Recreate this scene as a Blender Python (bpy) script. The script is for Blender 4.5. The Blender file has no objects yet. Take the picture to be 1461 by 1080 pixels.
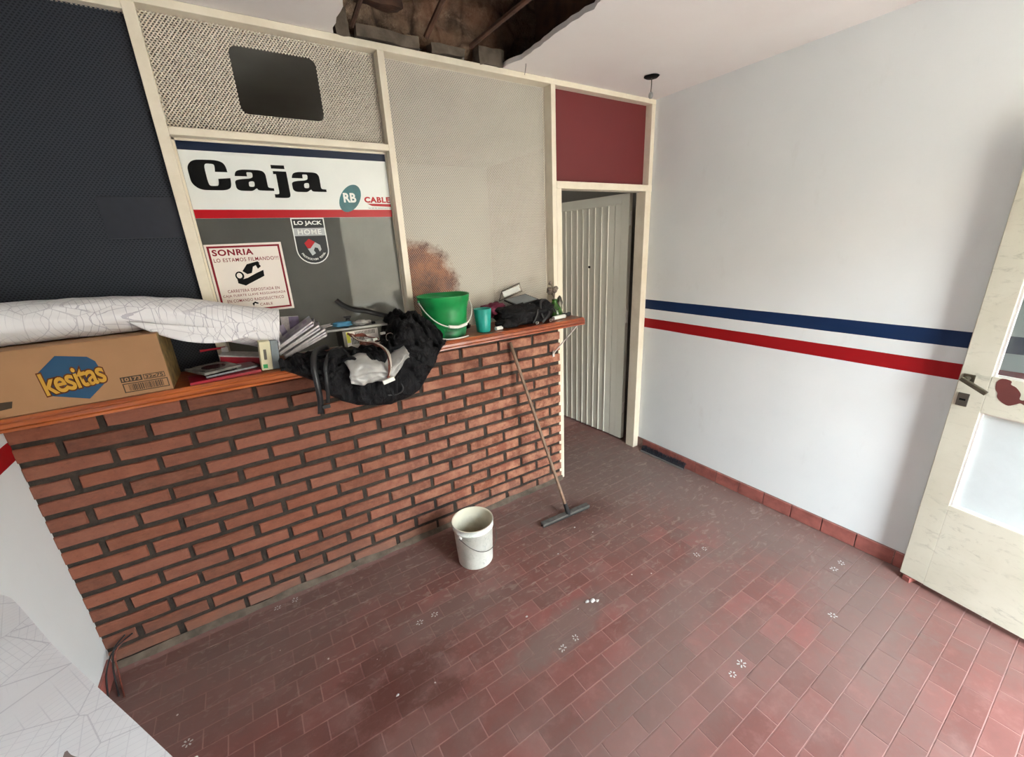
import bpy, bmesh, math, random
from mathutils import Vector, Matrix, noise
random.seed(7)
PI = math.pi
S = bpy.context.scene
C = bpy.context.collection
R = math.radians

# ---------------------------------------------------------------- camera
cam_d = bpy.data.cameras.new('camera')
cam = bpy.data.objects.new('camera', cam_d); C.objects.link(cam)
S.camera = cam
yaw, pit, rol = 0.5608, -0.3162, -0.0494
fw = Vector((math.sin(yaw)*math.cos(pit), math.cos(yaw)*math.cos(pit), math.sin(pit)))
r0 = fw.cross(Vector((0, 0, 1))).normalized(); u0 = r0.cross(fw)
rv = math.cos(rol)*r0 + math.sin(rol)*u0
uv = -math.sin(rol)*r0 + math.cos(rol)*u0
cam.matrix_world = Matrix(((rv.x, uv.x, -fw.x, 0.8317), (rv.y, uv.y, -fw.y, -2.1514), (rv.z, uv.z, -fw.z, 1.7201), (0, 0, 0, 1)))
cam_d.sensor_width = 36; cam_d.lens = 586.3/1461*36
cam_d.clip_start = 0.02

# ---------------------------------------------------------------- light
S.view_settings.view_transform = 'Standard'; S.view_settings.look = 'None'
S.view_settings.gamma = 1; S.view_settings.use_curve_mapping = False
S.view_settings.exposure = 0.0
w = bpy.data.worlds.new('overcast_sky'); S.world = w; w.use_nodes = True
wn = w.node_tree.nodes; wl = w.node_tree.links
bg = wn['Background']; bg.inputs[1].default_value = 46.0
tc = wn.new('ShaderNodeTexCoord'); sp = wn.new('ShaderNodeSeparateXYZ'); cr = wn.new('ShaderNodeValToRGB')
wl.new(tc.outputs['Generated'], sp.inputs[0]); wl.new(sp.outputs[2], cr.inputs[0]); wl.new(cr.outputs[0], bg.inputs[0])
cr.color_ramp.elements[0].position = 0.0; cr.color_ramp.elements[0].color = (0.80, 0.92, 1.0, 1)
cr.color_ramp.elements[1].position = 1.0; cr.color_ramp.elements[1].color = (0.70, 0.86, 1.0, 1)
def area(name, loc, rot, sx, sy, power, col, portal=False):
    l = bpy.data.lights.new(name, 'AREA'); l.shape = 'RECTANGLE'; l.size = sx; l.size_y = sy
    l.energy = power; l.color = col
    o = bpy.data.objects.new(name, l); C.objects.link(o); o.location = loc; o.rotation_euler = rot
    if portal: l.cycles.is_portal = True
    return o
# opening of the shopfront (doorway) as portal for the sky
DX0, DX1, DZ = 2.0, 3.3, 2.35
FY = -3.35
area('doorway_daylight', ((DX0+DX1)/2, FY-0.16, DZ/2), (R(90), 0, 0), DX1-DX0, DZ, 1, (1, 1, 1), True)
area('back_room_fill', (2.3, 1.0, 2.55), (0, 0, 0), 0.6, 0.3, 6.0, (1.0, 0.93, 0.82))  # added fill light for the inner door leaf, no lamp known there

# ---------------------------------------------------------------- materials
class NT:
    def __init__(s, name):
        s.m = bpy.data.materials.new(name); s.m.use_nodes = True
        s.t = s.m.node_tree; s.b = s.t.nodes['Principled BSDF']
        s.out = s.t.nodes['Material Output']
    def n(s, typ, **k):
        q = s.t.nodes.new('ShaderNode'+typ)
        for a, v in k.items(): setattr(q, a, v)
        return q
    def l(s, a, b): s.t.links.new(a, b)
    def val(s, sock, v):
        if hasattr(v, 'links') or isinstance(v, bpy.types.NodeSocket): s.l(v, sock)
        else: sock.default_value = v
    def math(s, op, a, b=None, c=None, clamp=False):
        q = s.n('Math', operation=op, use_clamp=clamp)
        s.val(q.inputs[0], a)
        if b is not None: s.val(q.inputs[1], b)
        if c is not None: s.val(q.inputs[2], c)
        return q.outputs[0]
    def mix(s, f, a, b, mode='MIX'):
        q = s.n('Mix', data_type='RGBA', blend_type=mode)
        s.val(q.inputs[0], f)
        for i, v in ((6, a), (7, b)):
            if isinstance(v, tuple): q.inputs[i].default_value = (*v[:3], 1)
            else: s.l(v, q.inputs[i])
        return q.outputs[2]
    def noise(s, scale, detail=4, vec=None, rough=0.55, dist=0):
        q = s.n('TexNoise'); q.inputs['Scale'].default_value = scale; q.inputs['Detail'].default_value = detail
        q.inputs['Roughness'].default_value = rough; q.inputs['Distortion'].default_value = dist
        if vec is not None: s.l(vec, q.inputs['Vector'])
        return q.outputs['Fac']
    def ramp(s, fac, lo, hi):
        q = s.n('MapRange'); q.clamp = True
        s.l(fac, q.inputs[0]); q.inputs[1].default_value = lo; q.inputs[2].default_value = hi
        return q.outputs[0]
    def pos(s):
        return s.n('NewGeometry').outputs['Position']
    def obj(s):
        return s.n('TexCoord').outputs['Object']
    def xyz(s, v):
        q = s.n('SeparateXYZ'); s.l(v, q.inputs[0]); return q.outputs
    def bump(s, h, strength=0.3, dist=0.01):
        q = s.n('Bump'); q.inputs['Strength'].default_value = strength; q.inputs['Distance'].default_value = dist
        s.l(h, q.inputs['Height']); s.l(q.outputs[0], s.b.inputs['Normal'])
    def col(s, c):
        if isinstance(c, tuple): s.b.inputs['Base Color'].default_value = (*c[:3], 1)
        else: s.l(c, s.b.inputs['Base Color'])
    def rough(s, v): s.val(s.b.inputs['Roughness'], v)

def srgb(r, g, b):
    f = lambda c: (c/255/12.92) if c/255 <= 0.04045 else ((c/255+0.055)/1.055)**2.4
    return (f(r), f(g), f(b))
def simple(name, c, rough=0.5, var=0.12, scale=8, bump=0.0, metal=0.0, bscale=60, coat=0):
    t = NT(name); p = t.obj()
    n = t.noise(scale, 5, p)
    d = tuple(x*(1-var*2) for x in c); h = tuple(min(1, x*(1+var)) for x in c)
    t.col(t.mix(t.ramp(n, 0.3, 0.7), d, h)); t.rough(rough)
    t.b.inputs['Metallic'].default_value = metal
    if coat: t.b.inputs['Coat Weight'].default_value = coat
    if bump: t.bump(t.noise(bscale, 4, p), bump, 0.004)
    return t.m
def flat(name, c, rough=0.5, spec=0.25):
    t = NT(name); t.col(c); t.rough(rough); t.b.inputs['Specular IOR Level'].default_value = spec; return t.m

def m_wall():
    t = NT('painted_wall'); p = t.pos(); x = t.xyz(p)
    big = t.noise(1.3, 4, p); fine = t.noise(9, 6, p, 0.65)
    c = t.mix(t.ramp(big, 0.35, 0.7), (0.72, 0.745, 0.745), (0.78, 0.80, 0.795))
    smear = t.n('Mapping'); smear.inputs['Scale'].default_value = (1, 3, 1.2); t.l(p, smear.inputs[0])
    sm = t.noise(2.6, 6, smear.outputs[0], 0.7)
    c = t.mix(t.math('MULTIPLY', t.ramp(sm, 0.60, 0.78), 0.18), c, (0.45, 0.42, 0.38))
    vo = t.n('TexVoronoi'); vo.inputs['Scale'].default_value = 5.0; t.l(p, vo.inputs['Vector'])
    dots = t.math('LESS_THAN', vo.outputs['Distance'], 0.035)
    sel = t.math('GREATER_THAN', t.xyz(vo.outputs['Color'])[0], 0.62)
    c = t.mix(t.math('MULTIPLY', t.math('MULTIPLY', dots, sel), 0.55), c, (0.16, 0.13, 0.11))
    def band(a, b):
        wob = t.math('MULTIPLY', t.math('SUBTRACT', t.noise(6, 2, p), 0.5), 0.003)
        z = t.math('ADD', x[2], wob)
        return t.math('MULTIPLY', t.math('GREATER_THAN', z, a), t.math('LESS_THAN', z, b))
    c = t.mix(band(1.1912, 1.2626), c, srgb(6, 36, 76))
    c = t.mix(band(1.0459, 1.1188), c, srgb(150, 5, 14))
    t.col(c); t.rough(0.6); t.b.inputs['Specular IOR Level'].default_value = 0.3
    t.bump(t.math('ADD', t.noise(3, 5, p), t.math('MULTIPLY', fine, 0.25)), 0.25, 0.02)
    return t.m
def m_ceiling():
    t = NT('ceiling_plaster'); p = t.pos()
    n = t.noise(1.5, 5, p); f = t.noise(25, 4, p)
    t.col(t.mix(t.ramp(n, 0.3, 0.75), (0.76, 0.70, 0.67), (0.82, 0.78, 0.75))); t.rough(0.7)
    t.bump(f, 0.1, 0.004); return t.m
def m_brick():
    t = NT('red_brick'); p = t.pos(); oi = t.n('ObjectInfo').outputs['Random']
    st = t.n('Mapping'); st.inputs['Scale'].default_value = (1, 1, 2.4); t.l(p, st.inputs[0])
    n = t.noise(22, 6, st.outputs[0], 0.7)
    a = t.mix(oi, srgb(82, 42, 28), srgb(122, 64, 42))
    oi2 = t.math('FRACT', t.math('MULTIPLY', oi, 17.3))
    a = t.mix(t.math('MULTIPLY', oi2, 0.5), a, srgb(146, 92, 78))
    c = t.mix(t.ramp(n, 0.3, 0.75), a, t.mix(0.5, a, srgb(146, 88, 62)))
    spots = t.noise(60, 5, p, 0.7)
    c = t.mix(t.math('MULTIPLY', t.ramp(spots, 0.58, 0.72), 0.55), c, srgb(84, 44, 30))
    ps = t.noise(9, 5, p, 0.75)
    lime_and_light = t.ramp(t.xyz(p)[0], 0.9, 2.4)  # real pale lime flecks, strengthened to the right to paint in brighter light
    c = t.mix(t.math('MULTIPLY', t.ramp(ps, 0.42, 0.64), t.math('ADD', t.math('MULTIPLY', lime_and_light, 0.72), 0.10)), c, srgb(192, 138, 110))
    c = t.mix(t.math('MULTIPLY', t.ramp(t.noise(35, 4, st.outputs[0], 0.7), 0.55, 0.7), 0.28), c, srgb(160, 88, 62))
    z = t.xyz(p)[2]
    low = t.ramp(t.math('ADD', z, t.math('MULTIPLY', t.math('SUBTRACT', ps, 0.5), 0.25)), 0.16, 0.0)
    c = t.mix(t.math('MULTIPLY', low, 0.55), c, srgb(120, 96, 84))
    t.col(c); t.rough(0.75); t.bump(n, 0.6, 0.006); return t.m
def m_mortar():
    t = NT('dark_mortar'); p = t.pos(); n = t.noise(30, 6, p, 0.7)
    c = t.mix(t.ramp(n, 0.3, 0.7), srgb(34, 28, 23), srgb(66, 55, 46))
    t.col(c); t.rough(0.9); t.bump(n, 0.8, 0.008); return t.m
def floor_dirt(t, p, tile):
    """grime worn into the red floor: grey dust along the counter and the inner doorway, brown damp stains"""
    x = t.xyz(p)
    n1 = t.noise(2.3, 7, p, 0.68); n2 = t.noise(9, 6, p, 0.7); n3 = t.noise(28, 5, p, 0.75)
    def blob(cx, cy, rx, ry, rot=0.0, soft=0.8):
        dx = t.math('SUBTRACT', x[0], cx); dy = t.math('SUBTRACT', x[1], cy)
        c_, s_ = math.cos(rot), math.sin(rot)
        a = t.math('DIVIDE', t.math('ADD', t.math('MULTIPLY', dx, c_), t.math('MULTIPLY', dy, s_)), rx)
        b = t.math('DIVIDE', t.math('SUBTRACT', t.math('MULTIPLY', dy, c_), t.math('MULTIPLY', dx, s_)), ry)
        d = t.math('SQRT', t.math('ADD', t.math('MULTIPLY', a, a), t.math('MULTIPLY', b, b)))
        d = t.math('ADD', d, t.math('MULTIPLY', t.math('SUBTRACT', n1, 0.5), 1.6))
        d = t.math('ADD', d, t.math('MULTIPLY', t.math('SUBTRACT', n2, 0.5), 1.3))
        d = t.math('ADD', d, t.math('MULTIPLY', t.math('SUBTRACT', n3, 0.5), 0.9))
        return t.ramp(d, 1.0+soft*0.5, 1.0-soft*0.5)
    c = tile
    grey = srgb(106, 89, 82)
    g = t.math('MULTIPLY', t.ramp(n1, 0.44, 0.62), 0.42)
    lt = t.math('MULTIPLY', t.ramp(n2, 0.52, 0.66), 0.3)
    c = t.mix(lt, c, srgb(146, 104, 95))
    c = t.mix(t.math('MULTIPLY', t.ramp(n2, 0.48, 0.34), 0.4), c, srgb(92, 58, 52))
    c = t.mix(g, c, grey)
    for a in ((2.75, -0.12, 0.75, 0.55, 0, 1.0, 0.8), (1.75, -1.02, 0.30, 0.08, 0.1, 0.6, 0.65), (1.0, -0.2, 1.2, 0.17, 0.0, 0.8, 0.5),
              (0.5, -0.4, 0.5, 0.2, 0, 1, 0.35), (3.2, -0.9, 0.35, 0.9, 0, 1, 0.7), (2.95, -1.75, 0.5, 0.18, 0.4, 0.9, 0.6), (2.35, -1.25, 0.6, 0.12, 0.2, 0.9, 0.5),
              (1.35, -0.62, 0.3, 0.12, 0, 0.8, 0.5), (2.0, -1.5, 0.5, 0.14, 0, 0.8, 0.4)):
        c = t.mix(t.math('MULTIPLY', blob(*a[:6]), a[6]), c, grey)
    dk = srgb(76, 40, 32)
    for a in ((1.05, -0.84, 0.26, 0.09, 0.3, 0.7, 0.7), (0.95, -0.7, 0.14, 0.07, 0.5, 0.6, 0.5), (1.18, -0.95, 0.10, 0.05, 0, 0.5, 0.7),
              (2.42, -0.42, 0.22, 0.14, 0.3, 0.8, 0.6)):
        c = t.mix(t.math('MULTIPLY', blob(*a[:6]), a[6]), c, dk)
    c = t.mix(t.math('MULTIPLY', t.ramp(n3, 0.55, 0.72), 0.3), c, srgb(120, 84, 76))
    wv = t.n('Mapping'); wv.inputs['Scale'].default_value = (1, 2.2, 1); wv.inputs['Rotation'].default_value = (0, 0, 0.6); t.l(p, wv.inputs[0])
    sw = t.noise(13, 4, wv.outputs[0], 0.6, 1.5)
    far = t.ramp(t.math('ADD', x[1], t.math('MULTIPLY', x[0], 0.35)), -0.75, 0.25)
    c = t.mix(t.math('MULTIPLY', t.math('MULTIPLY', t.ramp(sw, 0.56, 0.68), far), 0.55), c, srgb(150, 134, 124))
    vo = t.n('TexVoronoi'); vo.inputs['Scale'].default_value = 11; t.l(p, vo.inputs['Vector'])
    sp_ = t.math('MULTIPLY', t.math('LESS_THAN', vo.outputs['Distance'], 0.045), t.math('GREATER_THAN', t.xyz(vo.outputs['Color'])[0], 0.8))
    c = t.mix(t.math('MULTIPLY', sp_, 0.7), c, srgb(215, 205, 198))
    return c, n2
def m_tile():
    t = NT('red_floor_tile'); p = t.pos(); oi = t.n('ObjectInfo').outputs['Random']
    a = t.mix(oi, srgb(100, 60, 53), srgb(116, 71, 64))
    a = t.mix(t.math('MULTIPLY', t.math('GREATER_THAN', oi, 0.9), 0.35), a, srgb(134, 76, 70))
    c, n = floor_dirt(t, p, a)
    t.col(c); t.rough(t.math('ADD', 0.42, t.math('MULTIPLY', n, 0.25))); t.bump(n, 0.12, 0.004); return t.m
def m_grout():
    t = NT('floor_grout'); p = t.pos()
    c, n = floor_dirt(t, p, srgb(148, 108, 100)); t.col(c); t.rough(0.85); return t.m
def m_mesh(name, base, rust=False, dark=1.0):
    """perforated sheet: staggered holes cut by alpha"""
    t = NT(name); p = t.pos(); x = t.xyz(p)
    P = 0.0118
    v = t.math('DIVIDE', x[2], P*0.62); u = t.math('DIVIDE', x[0], P)
    row = t.math('FLOOR', v)
    u2 = t.math('ADD', u, t.math('MULTIPLY', t.math('FLOORED_MODULO', row, 2.0), 0.5))
    fu = t.math('ABSOLUTE', t.math('SUBTRACT', t.math('FRACT', u2), 0.5))
    fv = t.math('ABSOLUTE', t.math('SUBTRACT', t.math('FRACT', v), 0.5))
    d = t.math('ADD', t.math('MULTIPLY', fu, 1.25), t.math('MULTIPLY', fv, 0.95))
    hole = t.math('LESS_THAN', d, 0.43)
    n = t.noise(4, 5, p); c = t.mix(t.ramp(n, 0.3, 0.7), tuple(q*0.93 for q in base), base)
    if rust:
        n2 = t.noise(12, 6, p, 0.75)
        dx = t.math('DIVIDE', t.math('SUBTRACT', x[0], 1.62), 0.27); dz = t.math('DIVIDE', t.math('SUBTRACT', x[2], 1.52), 0.24)
        rr = t.math('SQRT', t.math('ADD', t.math('MULTIPLY', dx, dx), t.math('MULTIPLY', dz, dz)))
        rr = t.math('ADD', rr, t.math('MULTIPLY', t.math('SUBTRACT', n2, 0.5), 0.9))
        f = t.ramp(rr, 1.1, 0.85)
        c = t.mix(f, c, t.mix(t.ramp(n2, 0.4, 0.65), srgb(92, 38, 12), srgb(168, 96, 44)))
    t.col(c); t.rough(0.5)
    tr = t.n('BsdfTransparent'); mx = t.n('MixShader')
    t.l(hole, mx.inputs[0]); t.l(t.b.outputs[0], mx.inputs[1]); t.l(tr.outputs[0], mx.inputs[2]); t.l(mx.outputs[0], t.out.inputs[0])
    return t.m
def m_glass(name, tint, dust, dustcol=(0.6, 0.6, 0.58), lo=0.6, amp=1.0):
    t = NT(name); p = t.pos()
    tr = t.n('BsdfTransparent'); tr.inputs[0].default_value = (*tint, 1)
    gl = t.n('BsdfGlossy'); gl.inputs['Roughness'].default_value = 0.02
    fr = t.n('Fresnel'); fr.inputs[0].default_value = 1.27
    m1 = t.n('MixShader'); t.l(fr.outputs[0], m1.inputs[0]); t.l(tr.outputs[0], m1.inputs[1]); t.l(gl.outputs[0], m1.inputs[2])
    df = t.n('BsdfDiffuse'); df.inputs[0].default_value = (*dustcol, 1)
    m2 = t.n('MixShader'); n = t.noise(5, 6, p, 0.7)
    t.l(t.math('MULTIPLY', t.math('ADD', t.math('MULTIPLY', t.ramp(n, 0.3, 0.75), amp), lo), dust), m2.inputs[0])
    t.l(m1.outputs[0], m2.inputs[1]); t.l(df.outputs[0], m2.inputs[2]); t.l(m2.outputs[0], t.out.inputs[0])
    return t.m
def m_wood():
    t = NT('varnished_wood'); p = t.pos()
    mp = t.n('Mapping'); mp.inputs['Scale'].default_value = (1.2, 14, 30); t.l(p, mp.inputs[0])
    n = t.noise(3, 6, mp.outputs[0], 0.6, 0.4)
    c = t.mix(t.ramp(n, 0.3, 0.7), srgb(116, 50, 22), srgb(184, 98, 44))
    w2 = t.noise(7, 5, p, 0.7)
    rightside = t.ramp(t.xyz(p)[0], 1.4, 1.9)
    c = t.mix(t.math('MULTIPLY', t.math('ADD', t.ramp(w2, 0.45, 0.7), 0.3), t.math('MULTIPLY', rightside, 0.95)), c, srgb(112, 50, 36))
    t.col(c); t.rough(0.35); t.b.inputs['Coat Weight'].default_value = 0.3; t.bump(n, 0.15, 0.002); return t.m
def m_map(name, rot=0.0, inten=0.65):
    t = NT(name); p = t.obj()
    mp = t.n('Mapping'); mp.inputs['Rotation'].default_value = (0, 0, rot); t.l(p, mp.inputs[0]); v = mp.outputs[0]
    base = t.mix(t.ramp(t.noise(3, 5, v), 0.3, 0.7), (0.72, 0.70, 0.71), (0.80, 0.79, 0.80))
    c = base
    reg = t.ramp(t.noise(4.2, 3, v), 0.36, 0.50)
    vo2 = t.n('TexVoronoi', feature='DISTANCE_TO_EDGE'); vo2.inputs['Scale'].default_value = 7.5; t.l(v, vo2.inputs['Vector'])
    rd = t.math('LESS_THAN', vo2.outputs['Distance'], 0.010)
    c = t.mix(t.math('MULTIPLY', rd, 0.38), c, (0.36, 0.33, 0.38))
    vc = t.n('TexVoronoi'); vc.inputs['Scale'].default_value = 7.5; t.l(v, vc.inputs['Vector'])
    ang = t.math('MULTIPLY', t.xyz(vc.outputs['Color'])[0], 3.0)
    rt = t.n('VectorRotate', rotation_type='Z_AXIS'); t.l(v, rt.inputs['Vector']); t.l(ang, rt.inputs['Angle'])
    x = t.xyz(rt.outputs[0])
    gx = t.math('LESS_THAN', t.math('FRACT', t.math('MULTIPLY', x[0], 62)), 0.09)
    gy = t.math('LESS_THAN', t.math('FRACT', t.math('MULTIPLY', x[1], 30)), 0.06)
    g = t.math('MAXIMUM', gx, gy)
    c = t.mix(t.math('MULTIPLY', t.math('MULTIPLY', g, reg), inten), c, (0.3, 0.28, 0.34))
    vd = t.n('TexVoronoi'); vd.inputs['Scale'].default_value = 16; t.l(v, vd.inputs['Vector'])
    dd = t.math('MULTIPLY', t.math('LESS_THAN', vd.outputs['Distance'], 0.10), t.math('GREATER_THAN', t.xyz(vd.outputs['Color'])[1], 0.85))
    c = t.mix(t.math('MULTIPLY', dd, 0.5), c, (0.25, 0.22, 0.26))
    t.col(c); t.rough(0.5); t.bump(t.noise(6, 4, p), 0.2, 0.01); return t.m
def m_door():
    t = NT('scuffed_cream_door_paint'); p = t.obj()
    n = t.noise(3, 5, p); mp = t.n('Mapping'); mp.inputs['Scale'].default_value = (1, 1, 2.5); mp.inputs['Rotation'].default_value = (0, .5, 0); t.l(p, mp.inputs[0])
    s = t.noise(14, 7, mp.outputs[0], 0.75, 0.8); s2 = t.noise(2.2, 3, p)
    c = t.mix(t.ramp(n, 0.3, 0.7), srgb(190, 185, 166), srgb(208, 204, 188))
    c = t.mix(t.math('MULTIPLY', t.math('MULTIPLY', t.ramp(s, 0.54, 0.68), t.ramp(s2, 0.35, 0.6)), 0.6), c, srgb(128, 124, 108))
    t.col(c); t.rough(0.5); t.bump(s, 0.15, 0.002); return t.m
def m_cream():
    t = NT('cream_frame_paint'); p = t.pos()
    n = t.noise(5, 6, p, 0.7); ch = t.noise(17, 6, p, 0.8)
    c = t.mix(t.ramp(n, 0.35, 0.7), srgb(216, 204, 182), srgb(230, 220, 200))
    c = t.mix(t.math('MULTIPLY', t.ramp(ch, 0.66, 0.74), 0.6), c, srgb(150, 132, 108))
    t.col(c); t.rough(0.42); t.bump(n, 0.12, 0.003); return t.m
def m_rubble():
    t = NT('bare_slab_brown'); p = t.pos()
    n = t.noise(7, 8, p, 0.72); n2 = t.noise(3, 4, p)
    c = t.mix(t.ramp(n, 0.3, 0.7), srgb(52, 36, 28), srgb(160, 132, 108))
    vz = t.n('TexVoronoi', feature='DISTANCE_TO_EDGE'); vz.inputs['Scale'].default_value = 5; t.l(p, vz.inputs['Vector'])
    c = t.mix(t.math('MULTIPLY', t.ramp(vz.outputs['Distance'], 0.07, 0.0), 0.7), c, srgb(40, 26, 20))
    c = t.mix(t.math('MULTIPLY', t.ramp(t.noise(22, 5, p, 0.8), 0.55, 0.65), 0.5), c, srgb(168, 144, 122))
    c = t.mix(t.math('MULTIPLY', t.ramp(n2, 0.45, 0.6), 0.6), c, srgb(112, 70, 46))
    t.col(c); t.rough(0.95); t.bump(n, 1.0, 0.04); return t.m
def m_nylon():
    t = NT('black_nylon'); p = t.obj()
    t.col(t.mix(t.noise(6, 4, p), (0.004, 0.004, 0.0045), (0.014, 0.0135, 0.015))); t.rough(0.6); t.b.inputs['Specular IOR Level'].default_value = 0.15
    t.bump(t.noise(16, 5, p, 0.6, 2.0), 0.8, 0.02); return t.m
def m_bucket_paint():
    t = NT('white_bucket_plastic'); p = t.obj()
    n = t.noise(14, 7, p, 0.75)
    c = t.mix(t.ramp(n, 0.35, 0.6), srgb(214, 216, 206), srgb(232, 232, 224))
    mp = t.n('Mapping'); mp.inputs['Scale'].default_value = (1, 1, 0.6); t.l(p, mp.inputs[0])
    s = t.noise(38, 5, mp.outputs[0], 0.8, 1.2)
    c = t.mix(t.math('MULTIPLY', t.ramp(s, 0.56, 0.64), 0.45), c, srgb(140, 148, 142))
    t.col(c); t.rough(0.5); return t.m
def m_bucket_in():
    t = NT('dried_paint_inside'); p = t.obj(); z = t.xyz(p)[2]
    n = t.noise(9, 5, p, 0.7)
    f = t.ramp(t.math('ADD', z, t.math('MULTIPLY', t.math('SUBTRACT', n, 0.5), 0.12)), 0.22, 0.08)
    t.col(t.mix(f, srgb(214, 208, 186), srgb(112, 98, 70))); t.rough(0.7); return t.m

M = dict(
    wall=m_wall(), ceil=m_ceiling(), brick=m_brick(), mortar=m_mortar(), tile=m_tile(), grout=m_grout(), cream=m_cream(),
    mesh=m_mesh('beige_perforated_sheet', srgb(198, 188, 172)), meshr=m_mesh('rusted_perforated_sheet', srgb(202, 194, 180), True),
    navymesh=m_mesh('navy_perforated_sheet', srgb(36, 41, 51)),
    navyback=simple('navy_backing', srgb(24, 27, 34), 0.8, 0.1, 3), darknavy=simple('dark_navy_plate', srgb(20, 24, 36), 0.5, 0.1, 40, 0.2),
    redpanel=simple('dark_red_panel', srgb(104, 32, 34), 0.5, 0.04, 2), glass=m_glass('dusty_window_glass', (0.9, 0.92, 0.91), 0.12, (0.36, 0.36, 0.34)),
    doorglass=m_glass('clear_door_glass', (0.86, 0.90, 0.89), 0.08, (0.8, 0.84, 0.84), 0.8, 0.3),
    milkglass=m_glass('milky_door_glass', (0.86, 0.90, 0.89), 0.70, (0.80, 0.85, 0.85), 0.95, 0.12), wood=m_wood(), map=m_map('street_plan_paper'), map2=m_map('street_plan_sheet', 0.5, 0.22), door=m_door(), rubble=m_rubble(), nylon=m_nylon(),
    signwhite=simple('sign_white', srgb(226, 228, 222), 0.35, 0.02), signnavy=flat('sign_navy', srgb(14, 28, 52), 0.35), signred=flat('sign_red', srgb(170, 10, 24), 0.35),
    ink=flat('black_ink', (0.004, 0.004, 0.004), 0.6, 0.1), teal=simple('teal_print', srgb(22, 98, 104), 0.4, 0.15, 20), maroon=flat('maroon_print', srgb(128, 18, 34), 0.5),
    pink=flat('sticker_paper', srgb(228, 218, 208), 0.45), silver=flat('silver_print', srgb(170, 172, 172), 0.4), charcoal=flat('charcoal_print', srgb(38, 40, 42), 0.4),
    card=simple('brown_cardboard', srgb(156, 116, 80), 0.75, 0.06, 4, 0.1), cardside=simple('printed_cardboard_side', srgb(120, 96, 52), 0.75, 0.35, 26), boxblue=simple('box_blue_print', srgb(18, 66, 98), 0.6, 0.1),
    boxyellow=flat('box_yellow_print', srgb(188, 142, 54), 0.6), boxbrown=flat('box_brown_print', srgb(88, 44, 10), 0.6), boxink=flat('box_dark_print', srgb(64, 52, 40), 0.6),
    green=simple('green_plastic', srgb(22, 140, 72), 0.4, 0.18, 9, 0.05), greendirty=simple('smeared_green_plastic', srgb(40, 118, 74), 0.5, 0.35, 18), whitepl=simple('white_plastic', srgb(222, 222, 214), 0.4, 0.04),
    cup=simple('teal_plastic', srgb(32, 150, 138), 0.4, 0.05), steel=simple('grey_steel', (0.42, 0.42, 0.40), 0.35, 0.1, 20, 0, 0.8), dsteel=simple('dull_metal', srgb(96, 92, 84), 0.45, 0.15, 20, 0, 0.6),
    black=simple('black_plastic', (0.012, 0.012, 0.013), 0.4, 0.1), stick=simple('worn_stick_wood', srgb(134, 108, 88), 0.7, 0.2, 25), rubber=simple('grey_rubber', srgb(82, 80, 76), 0.7, 0.2, 30),
    bpl=m_bucket_paint(), bin=m_bucket_in(), beige=simple('aged_cream_plastic', srgb(206, 198, 164), 0.5, 0.06), grey=simple('grey_plastic', srgb(112, 120, 124), 0.4, 0.08),
    purple=simple('magazine_purple', srgb(122, 108, 140), 0.35, 0.25, 30), pages=simple('magazine_pages', srgb(196, 190, 190), 0.6, 0.12, 60), mag2=simple('magazine_grey', srgb(150, 148, 158), 0.35, 0.3, 24),
    crimson=simple('crimson_cover', srgb(150, 22, 40), 0.35, 0.12, 14), cdgrey=simple('clear_case_grey', srgb(118, 116, 110), 0.25, 0.3, 22), cddark=simple('dark_cover', srgb(52, 40, 44), 0.25, 0.3, 30),
    cloth=simple('maroon_cloth', srgb(96, 26, 52), 0.85, 0.15, 20, 0.4), bluecloth=simple('blue_plastic_film', srgb(70, 132, 168), 0.4, 0.1, 20), filmg=simple('cloudy_film', srgb(168, 166, 162), 0.3, 0.1, 20, 0.4),
    wire=simple('rusty_red_wire', srgb(120, 60, 44), 0.5, 0.3, 60), wirew=simple('pale_wire', srgb(196, 184, 170), 0.5, 0.1), yellow=flat('yellow_label', srgb(206, 204, 70), 0.5),
    gglass=simple('green_glass', srgb(52, 96, 30), 0.15, 0.4, 24, 0, 0, 60, 0.5), dried=simple('dried_flower', srgb(124, 110, 98), 0.9, 0.3, 50), redchip=simple('bared_red_primer', srgb(98, 48, 44), 0.6, 0.1, 12),
    doorlight=simple('pale_grey_cream_door', srgb(228, 226, 212), 0.45, 0.03, 2), backwall=simple('back_room_plaster', srgb(158, 156, 148), 0.8, 0.1, 1.5), street=simple('street_concrete', srgb(176, 164, 150), 0.9, 0.1, 1),
    stain=flat('brown_smear', srgb(126, 110, 106), 0.8), darkwall=simple('dark_unseen_wall', srgb(92, 80, 70), 0.7, 0.1, 2), facade=simple('beige_facade', srgb(190, 172, 150), 0.9, 0.1, 0.4), skirt=simple('red_skirting_tile', srgb(150, 88, 80), 0.4, 0.18, 14), rustw=simple('rusty_brown_wood', srgb(84, 56, 42), 0.85, 0.3, 12, 0.4), whitem=simple('white_metal', srgb(214, 208, 202), 0.4, 0.05), mortarlt=simple('pale_mortar', srgb(98, 86, 74), 0.95, 0.25, 16, 0.5),
    markw=flat('white_paint_mark', srgb(178, 174, 170), 0.8), brass=simple('bronze_handle', srgb(96, 88, 74), 0.4, 0.15, 30, 0, 0.7),
)

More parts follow.
